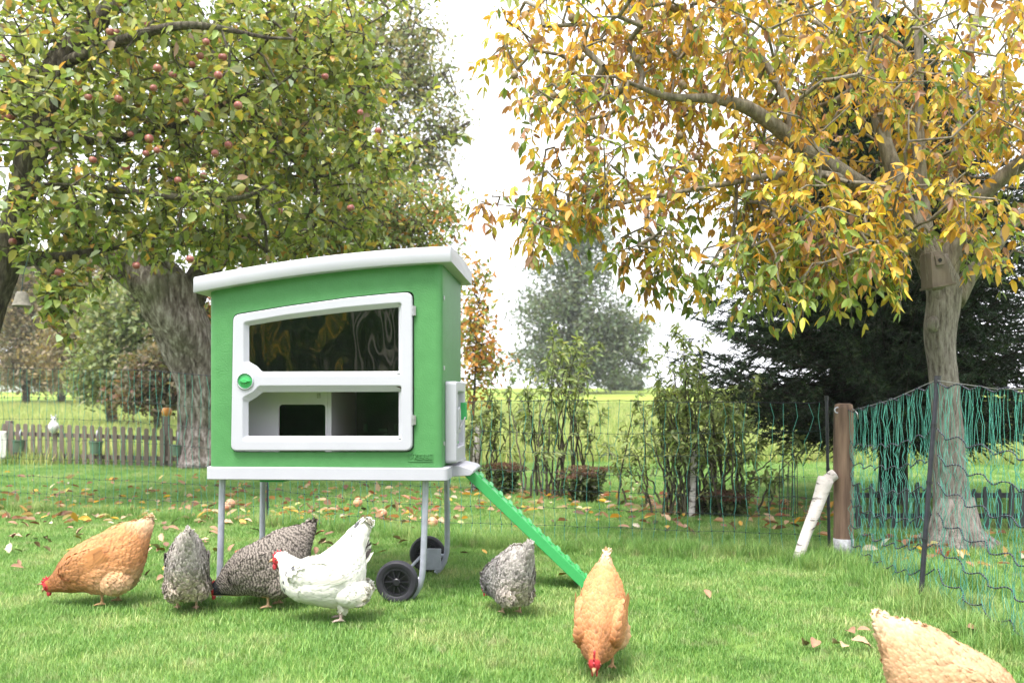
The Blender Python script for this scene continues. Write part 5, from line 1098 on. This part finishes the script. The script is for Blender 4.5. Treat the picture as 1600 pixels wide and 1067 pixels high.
def hen(label, S, scheme, px, py, head_deg, scale=1., seed=0, wide=.9, group='hens pecking in the garden', side_legs=True):
    rng = np.random.default_rng(200+seed); g = G(px, py)
    root = empty('hen', (g.x, g.y, .012), R(head_deg), label=label, cat='hen', group=group); root.scale = (scale,)*3
    q = hen_rings(S); m = 22; rings = []
    for c in q:
        u = c[:2]; l = c[2:4]; cx = (u+l)/2; h = (u-l)/2; ww = c[4]*wide; ring = []
        for k in range(m):
            a = 2*math.pi*k/m; cz = math.cos(a); sy = math.sin(a)
            ww2 = ww*(1.0+(-.14*cz)) if cz < 0 else ww*(1-.10*cz); ring.append((cx[0]+h[0]*cz, ww2*sy, cx[1]+h[1]*cz))
        rings.append(ring)
    b = MB(); b.loft(rings)
    # rounded head
    hc = (q[5][:2]+q[5][2:4])/2; b.ball((hc[0], 0, hc[1]), (.030, .023, .029), 16, 10)
    wx, wz, wl, wh, wa = S['wing']; wc = np.array([(S['x0']-wx)/S['k'], (S['y0']-wz)/S['k']])
    wi = min(range(len(q)), key=lambda i: abs((q[i][0]+q[i][2])/2-wc[0])); wy = q[wi][4]*wide
    for s in (-1, 1):
        bb = MB(); bb.ball((0, 0, 0), (wl, .017, wh), 20, 12); Mx = Matrix.Translation((wc[0], s*(wy*.86), wc[1]))@Matrix.Rotation(R(-wa), 4, 'Y')@Matrix.Rotation(R(-5*s), 4, 'Z')
        b.add([Mx@Vector(v) for v in bb.v], bb.f)
    # legs and feet
    lz = .085; legs = ((.012, .042), (-.030, -.042))
    if S is STAND: legs = ((-.01, .040), (.005, -.040))
    for s in (-1, 1): b.ball(((-.045 if S is PECK else -.05), s*.050, (.125 if S is PECK else .135)), ((.075, .052, .062) if S is PECK else (.085, .045, .052)), 16, 10)
    for lx, ly in legs:
        b.tube([(lx-.012, ly*.95, .15), (lx-.008, ly, .115), (lx, ly, .075), (lx+.003, ly, .058)], ([.046, .040, .022, .010] if S is PECK else [.028, .024, .015, .008]), 14)
        b.tube([(lx, ly, .075), (lx-.004, ly, .035), (lx-.002, ly, .010)], [.0085, .0070, .0075], 10)
        for ta in (-28, 0, 28, 180):
            tl = .048 if ta != 180 else .026; d = Vector((math.cos(R(ta)), math.sin(R(ta)), 0)); p0 = Vector((lx-.002, ly, .011))
            b.tube([p0, p0+d*tl*.5+Vector((0, 0, .001)), p0+d*tl-Vector((0, 0, .006))], [.0062, .0050, .0022], 8)
    o = b.build('tmp', None, None, True); md = o.modifiers.new('r', 'REMESH'); md.mode = 'VOXEL'; md.voxel_size = .0048; sm_ = o.modifiers.new('s', 'SMOOTH'); sm_.factor = .5; sm_.iterations = 3
    dg = bpy.context.evaluated_depsgraph_get(); me = bpy.data.meshes.new_from_object(o.evaluated_get(dg)); bpy.data.objects.remove(o); smooth(me)
    nv = len(me.vertices); co = np.zeros(nv*3, np.float32); me.vertices.foreach_get('co', co); co = co.reshape(-1, 3); no = np.zeros(nv*3, np.float32); me.vertices.foreach_get('normal', no); no = no.reshape(-1, 3)
    spine = np.array([((c[0]+c[2])/2, (c[1]+c[3])/2) for c in q]); tan = np.gradient(spine, axis=0); tan /= np.linalg.norm(tan, axis=1)[:, None]
    def sp_(p):
        d = (p[:, None, 0]-spine[None, :, 0])**2+(p[:, None, 2]-spine[None, :, 1])**2; return d.argmin(1)
    idx = sp_(co); N_ = len(spine); t = idx/(N_-1)
    face = np.linalg.norm(co-np.array([hc[0]+.012, 0, hc[1]-.004]), axis=1) < .0255
    shank = co[:, 2] < .066
    base = scheme['fn'](t, co, rng)
    cvt = base.copy(); cvt[face] = (.42, .035, .04); cvt[shank] = scheme.get('leg', (.42, .26, .13))
    ca = me.color_attributes.new('Col', 'FLOAT_COLOR', 'POINT'); c4 = np.ones((nv, 4), np.float32); c4[:, :3] = cvt; ca.data.foreach_set('color', c4.ravel())
    body = link('body', me, root, M['skin'])
    # feathers laid over the body
    me.calc_loop_triangles(); nt3 = len(me.loop_triangles); tri = np.zeros(nt3*3, np.int32); me.loop_triangles.foreach_get('vertices', tri); tri = tri.reshape(-1, 3)
    A_, B_, C_ = co[tri[:, 0]], co[tri[:, 1]], co[tri[:, 2]]; ar = np.linalg.norm(np.cross(B_-A_, C_-A_), axis=1); NF = scheme.get('n', 4200)
    ti = rng.choice(nt3, NF, p=ar/ar.sum()); r1, r2 = rng.random(NF), rng.random(NF); sw = r1+r2 > 1; r1[sw] = 1-r1[sw]; r2[sw] = 1-r2[sw]
    Pf = A_[ti]+(B_-A_)[ti]*r1[:, None]+(C_-A_)[ti]*r2[:, None]; Nf = nrm(no[tri[ti, 0]]+no[tri[ti, 1]]+no[tri[ti, 2]])
    ok = (Pf[:, 2] > .074)&(np.linalg.norm(Pf-np.array([hc[0]+.010, 0, hc[1]-.002]), axis=1) > .029); Pf, Nf = Pf[ok], Nf[ok]; NF = len(Pf)
    ii = sp_(Pf); tf = ii/(N_-1); T3 = np.stack([tan[ii, 0], np.zeros(NF), tan[ii, 1]], 1)
    low = np.clip((.16-Pf[:, 2])/.08, 0, 1)*np.clip((tf-.35)*4, 0, 1); T3 = T3*(1-.7*low[:, None])+np.array([0, 0, -.8])*low[:, None]
    wob = scheme.get('wob', .16); T3 = T3+rng.standard_normal((NF, 3))*wob
    D = nrm(T3-Nf*(T3*Nf).sum(1)[:, None]); lift = scheme.get('lift', .15)*(.6+1.2*rng.random(NF))[:, None]; D = nrm(D+Nf*lift)
    L = np.interp(tf, [0, .12, .3, .6, .8, 1], [.010, .016, .028, .036, .038, .036])*rng.uniform(.75, 1.25, NF)*scheme.get('len', 1.); Wf = L*np.interp(tf, [0, .3, .6, 1], [.55, .6, .72, .42])
    cb = scheme['fn'](tf, Pf, rng)*(1+scheme.get('var', .10)*rng.standard_normal((NF, 1)))
    # 4 rows along each feather; tips paler or barred
    n5 = 5; tt = np.linspace(0, 1, n5); wv = np.array([.35, .9, 1., .78, .0]); S3 = nrm(np.cross(D, Nf)); V = np.zeros((NF, n5, 3, 3)); Cc = np.zeros((NF, n5, 3, 3))
    for j in range(n5):
        cen = Pf+Nf*.0006+D*(L*tt[j])[:, None]-Nf*(L*.10*tt[j]**2)[:, None]
        for k_, s in enumerate((-1, 0, 1)):
            V[:, j, k_] = cen+S3*(Wf*.5*wv[j]*s)[:, None]-Nf*(abs(s)*L*.07)[:, None]
            Cc[:, j, k_] = scheme['feather'](cb, tt[j], abs(s), tf, rng)
    i = np.arange(NF)[:, None]*(n5*3); fs = []
    for j in range(n5-1):
        for k_ in (0, 1): a = j*3+k_; fs.append(i+np.array([[a, a+1, a+4, a+3]]))
    pl = npmesh('plumage', V.reshape(-1, 3), [np.concatenate(fs)], M['feather'], root, cols=np.clip(Cc.reshape(-1, 3), .003, .80), sm=True)
    # long tail feathers
    te = spine[-1]; td_ = np.array([tan[-3][0], 0, tan[-3][1]]); ups = np.array([(q[-8][0]-q[-8][2]), 0, (q[-8][1]-q[-8][3])]); ups /= np.linalg.norm(ups); nn = 34; Pt = []; Dt = []; Nt = []
    for k_ in range(nn):
        s = rng.uniform(-1, 1); side = rng.choice([-1, 1]); Pt.append(np.array([spine[-13][0], side*.011, spine[-13][1]])+ups*s*.036); Dt.append(td_+ups*s*.16+np.array([0, side*.03, 0])); Nt.append((0, side, .15))
    Pt = np.array(Pt); Lt = rng.uniform(.092, .128, nn)*scheme.get('tail', 1.); cbt = scheme['fn'](np.full(nn, .97), Pt, rng)*(1+.12*rng.standard_normal((nn, 1))); 
    if 'tailc' in scheme: kk = rng.random(nn) < .35; cbt[kk] = scheme['tailc']
    leaves('tail_feathers', Pt, np.array(Dt), np.array(Nt, float), Lt, Lt*.28, np.clip(cbt, .003, .9), M['feather'], root, .02, .04)
    # long wing feathers lying along both flanks
    for s in ((-1, 1) if 'nowing' not in scheme else ()):
        Pt = []; Dt = []; Nt = []; Lt = []
        Mx = Matrix.Translation((wc[0], s*(wy*.86), wc[1]))@Matrix.Rotation(R(-wa), 4, 'Y')@Matrix.Rotation(R(-5*s), 4, 'Z'); M3 = Mx.to_3x3()
        for row, (x0_, nf) in enumerate(((-.50, 9), (-.15, 9), (.2, 8))):
            for k_ in range(nf):
                zz = -.62+1.15*k_/(nf-1); xx = x0_-.12*abs(zz); yy = math.sqrt(max(.05, 1-min(.95, xx*xx+zz*zz)))
                Pt.append(tuple(Mx@Vector((wl*xx, s*(.017*yy+.004-.0012*row), wh*zz)))); Dt.append(tuple(M3@Vector((-1, s*.03, .10-.25*zz)))); Nt.append((0, s, .1)); Lt.append((.085, .070, .060)[row]*rng.uniform(.9, 1.1))
        Pt = np.array(Pt); Lt = np.array(Lt); nw = len(Pt); cw = scheme['fn'](np.full(nw, .55), Pt, rng)*(1.06+.10*rng.standard_normal((nw, 1)))
        if 'wing' in scheme: cw = cw*np.array(scheme['wing'])
        leaves('wing', Pt, np.array(Dt), np.array(Nt, float), Lt, Lt*.30, np.clip(cw, .003, .78), M['feather'], root, -.02, -.05)
    # comb, wattles, beak, eyes
    f = Vector((1, 0, -.75 if S is PECK else -.10)).normalized(); up = Vector((-f.z, 0, f.x)); hc3 = Vector((hc[0], 0, hc[1]))
    def hp(a, c, y=0): return hc3+f*a+up*c+Vector((0, y, 0))
    b = MB(); prof = [(.022, .018), (.026, .030), (.018, .030), (.016, .043), (.007, .034), (.001, .050), (-.006, .036), (-.014, .048), (-.018, .033), (-.028, .038), (-.026, .022), (-.012, .020), (.005, .021)]
    b.loft([[hp(a, c, y) for a, c in prof] for y in (-.003, .003)]); cm = b.build('comb', M['comb'], root, False, bevel=.001)
    b = MB(); b.tube([hp(.026, .003), hp(.036, .001), hp(.047, -.006)], [.0085, .006, .001], 8); b.build('beak', M['beak'], root, True)
    for s in (-1, 1):
        b = MB(); b.ball(hp(.020, -.026, s*.008), (.009, .004, .016), 10, 8); b.build('wattle', M['comb'], root, True)
        b = MB(); b.ball(hp(.008, .004, s*.0215), .0042, 10, 8); b.build('eye', M['eye'], root, True)
    return root
M['skin'] = colmat('hen_body', .8, 0, .15, .3, 300); M['feather'] = colmat('feathers', .75, .08, .2)
M['comb'] = pmat('red_comb', (.52, .035, .055), (.38, .02, .03), 60, .55, .4, 200); M['beak'] = pmat('beak_horn', (.42, .28, .14), (.30, .18, .08), 60, .5); M['eye'] = pmat('hen_eye', (.25, .06, .01), (.01, .01, .01), 120, .15)
def mixc(a, b_, k): k = np.clip(k, 0, 1)[:, None]; return np.array(a)*(1-k)+np.array(b_)*k
def pn(co, s): return np.sin(co[:, 0]*s+1.3)*np.sin(co[:, 1]*s*1.3+.4)*np.sin(co[:, 2]*s*.9+2)
def buff(t, co, rng):
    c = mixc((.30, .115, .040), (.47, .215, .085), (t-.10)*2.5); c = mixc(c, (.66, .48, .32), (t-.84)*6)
    belly = np.clip((.185-co[:, 2])*12, 0, 1)*np.clip((t-.46)*6, 0, 1); c = c*(1-belly[:, None])+np.array((.66, .44, .27))*belly[:, None]
    return c*(1+.16*pn(co, 60))[:, None]
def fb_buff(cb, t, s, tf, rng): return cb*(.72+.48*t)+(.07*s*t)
def buffp(t, co, rng): return buff(t, co, rng)*.75+np.array((.19, .16, .12))
def white(t, co, rng):
    c = np.ones((len(t), 3))*np.array((.74, .73, .68)); d = ((np.abs(t-.26) < .045)|((t > .84)&(t < .95)&(co[:, 2] > .30)))&(rng.random(len(t)) < .12); c[d] = (.12, .12, .13)
    lo = np.clip((.13-co[:, 2])*10, 0, 1); return c*(1-.10*lo[:, None]*np.array([0, .3, 1]))
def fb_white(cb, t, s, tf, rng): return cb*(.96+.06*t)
def barred(t, co, rng): return mixc((.022, .023, .032), (.06, .05, .045), (t-.18)*4)*(1+.2*pn(co, 50))[:, None]
def fb_bar(cb, t, s, tf, rng):
    k = np.where((tf > .16), 1., .25)[:, None]; return cb*.55+k*(np.array((.27, .235, .205)) if t in (.25, .75) else np.array((0., 0, 0)))
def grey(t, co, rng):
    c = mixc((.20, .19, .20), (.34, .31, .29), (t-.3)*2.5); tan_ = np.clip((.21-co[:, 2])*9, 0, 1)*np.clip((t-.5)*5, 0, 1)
    return (c*(1-tan_[:, None])+np.array((.42, .35, .28))*tan_[:, None])*(1+.25*pn(co, 55))[:, None]
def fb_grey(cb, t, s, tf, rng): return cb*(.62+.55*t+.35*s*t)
BUFF = dict(fn=buff, feather=fb_buff, n=6500, var=.10); PALE = dict(nowing=1, fn=buffp, feather=lambda cb, t, s, tf, rng: cb*(.88+.2*t)+.03*s*t, n=11000, var=.10, wob=.26, lift=.2, len=.85)
WHITE = dict(wing=(.97, .95, .92), fn=white, feather=fb_white, n=6000, var=.02, wob=.07, lift=.07, len=1.3, leg=(.5, .38, .34), tailc=(.07, .06, .06))
BAR = dict(nowing=1, fn=barred, feather=fb_bar, n=6500, var=.1, lift=.18, leg=(.50, .32, .20)); GREY = dict(fn=grey, feather=fb_grey, n=6500, var=.2, wob=.24, lift=.25, len=1.1, leg=(.55, .36, .25))
GREYL = dict(GREY); GREYL['fn'] = lambda t, co, rng: grey(t, co, rng)*.85+.05
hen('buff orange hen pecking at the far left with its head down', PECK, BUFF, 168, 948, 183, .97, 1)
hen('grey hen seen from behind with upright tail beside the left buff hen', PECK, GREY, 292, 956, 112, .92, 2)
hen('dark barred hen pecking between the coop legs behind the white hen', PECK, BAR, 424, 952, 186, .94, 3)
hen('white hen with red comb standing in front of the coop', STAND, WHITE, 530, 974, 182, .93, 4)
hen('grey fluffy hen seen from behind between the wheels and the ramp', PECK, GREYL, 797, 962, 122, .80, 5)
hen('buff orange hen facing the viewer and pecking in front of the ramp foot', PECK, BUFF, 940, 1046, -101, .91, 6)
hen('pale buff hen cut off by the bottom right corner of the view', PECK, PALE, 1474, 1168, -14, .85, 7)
# ------------------------------------------------------------------ haze
hz_m = bpy.data.materials.new('haze_air'); hz_m.use_nodes = True; t_ = hz_m.node_tree; t_.nodes.clear(); pv = t_.nodes.new('ShaderNodeVolumePrincipled'); pv.inputs['Color'].default_value = (.93, .95, 1, 1); pv.inputs['Density'].default_value = .0007; ho = t_.nodes.new('ShaderNodeOutputMaterial'); t_.links.new(pv.outputs[0], ho.inputs[1])
b = MB(); b.box((-710, -20, -5), (710, 910, 14)); hz = b.build('haze', hz_m); tag(hz, 'pale autumn haze in the air over the garden and meadow', 'haze', kind='stuff')
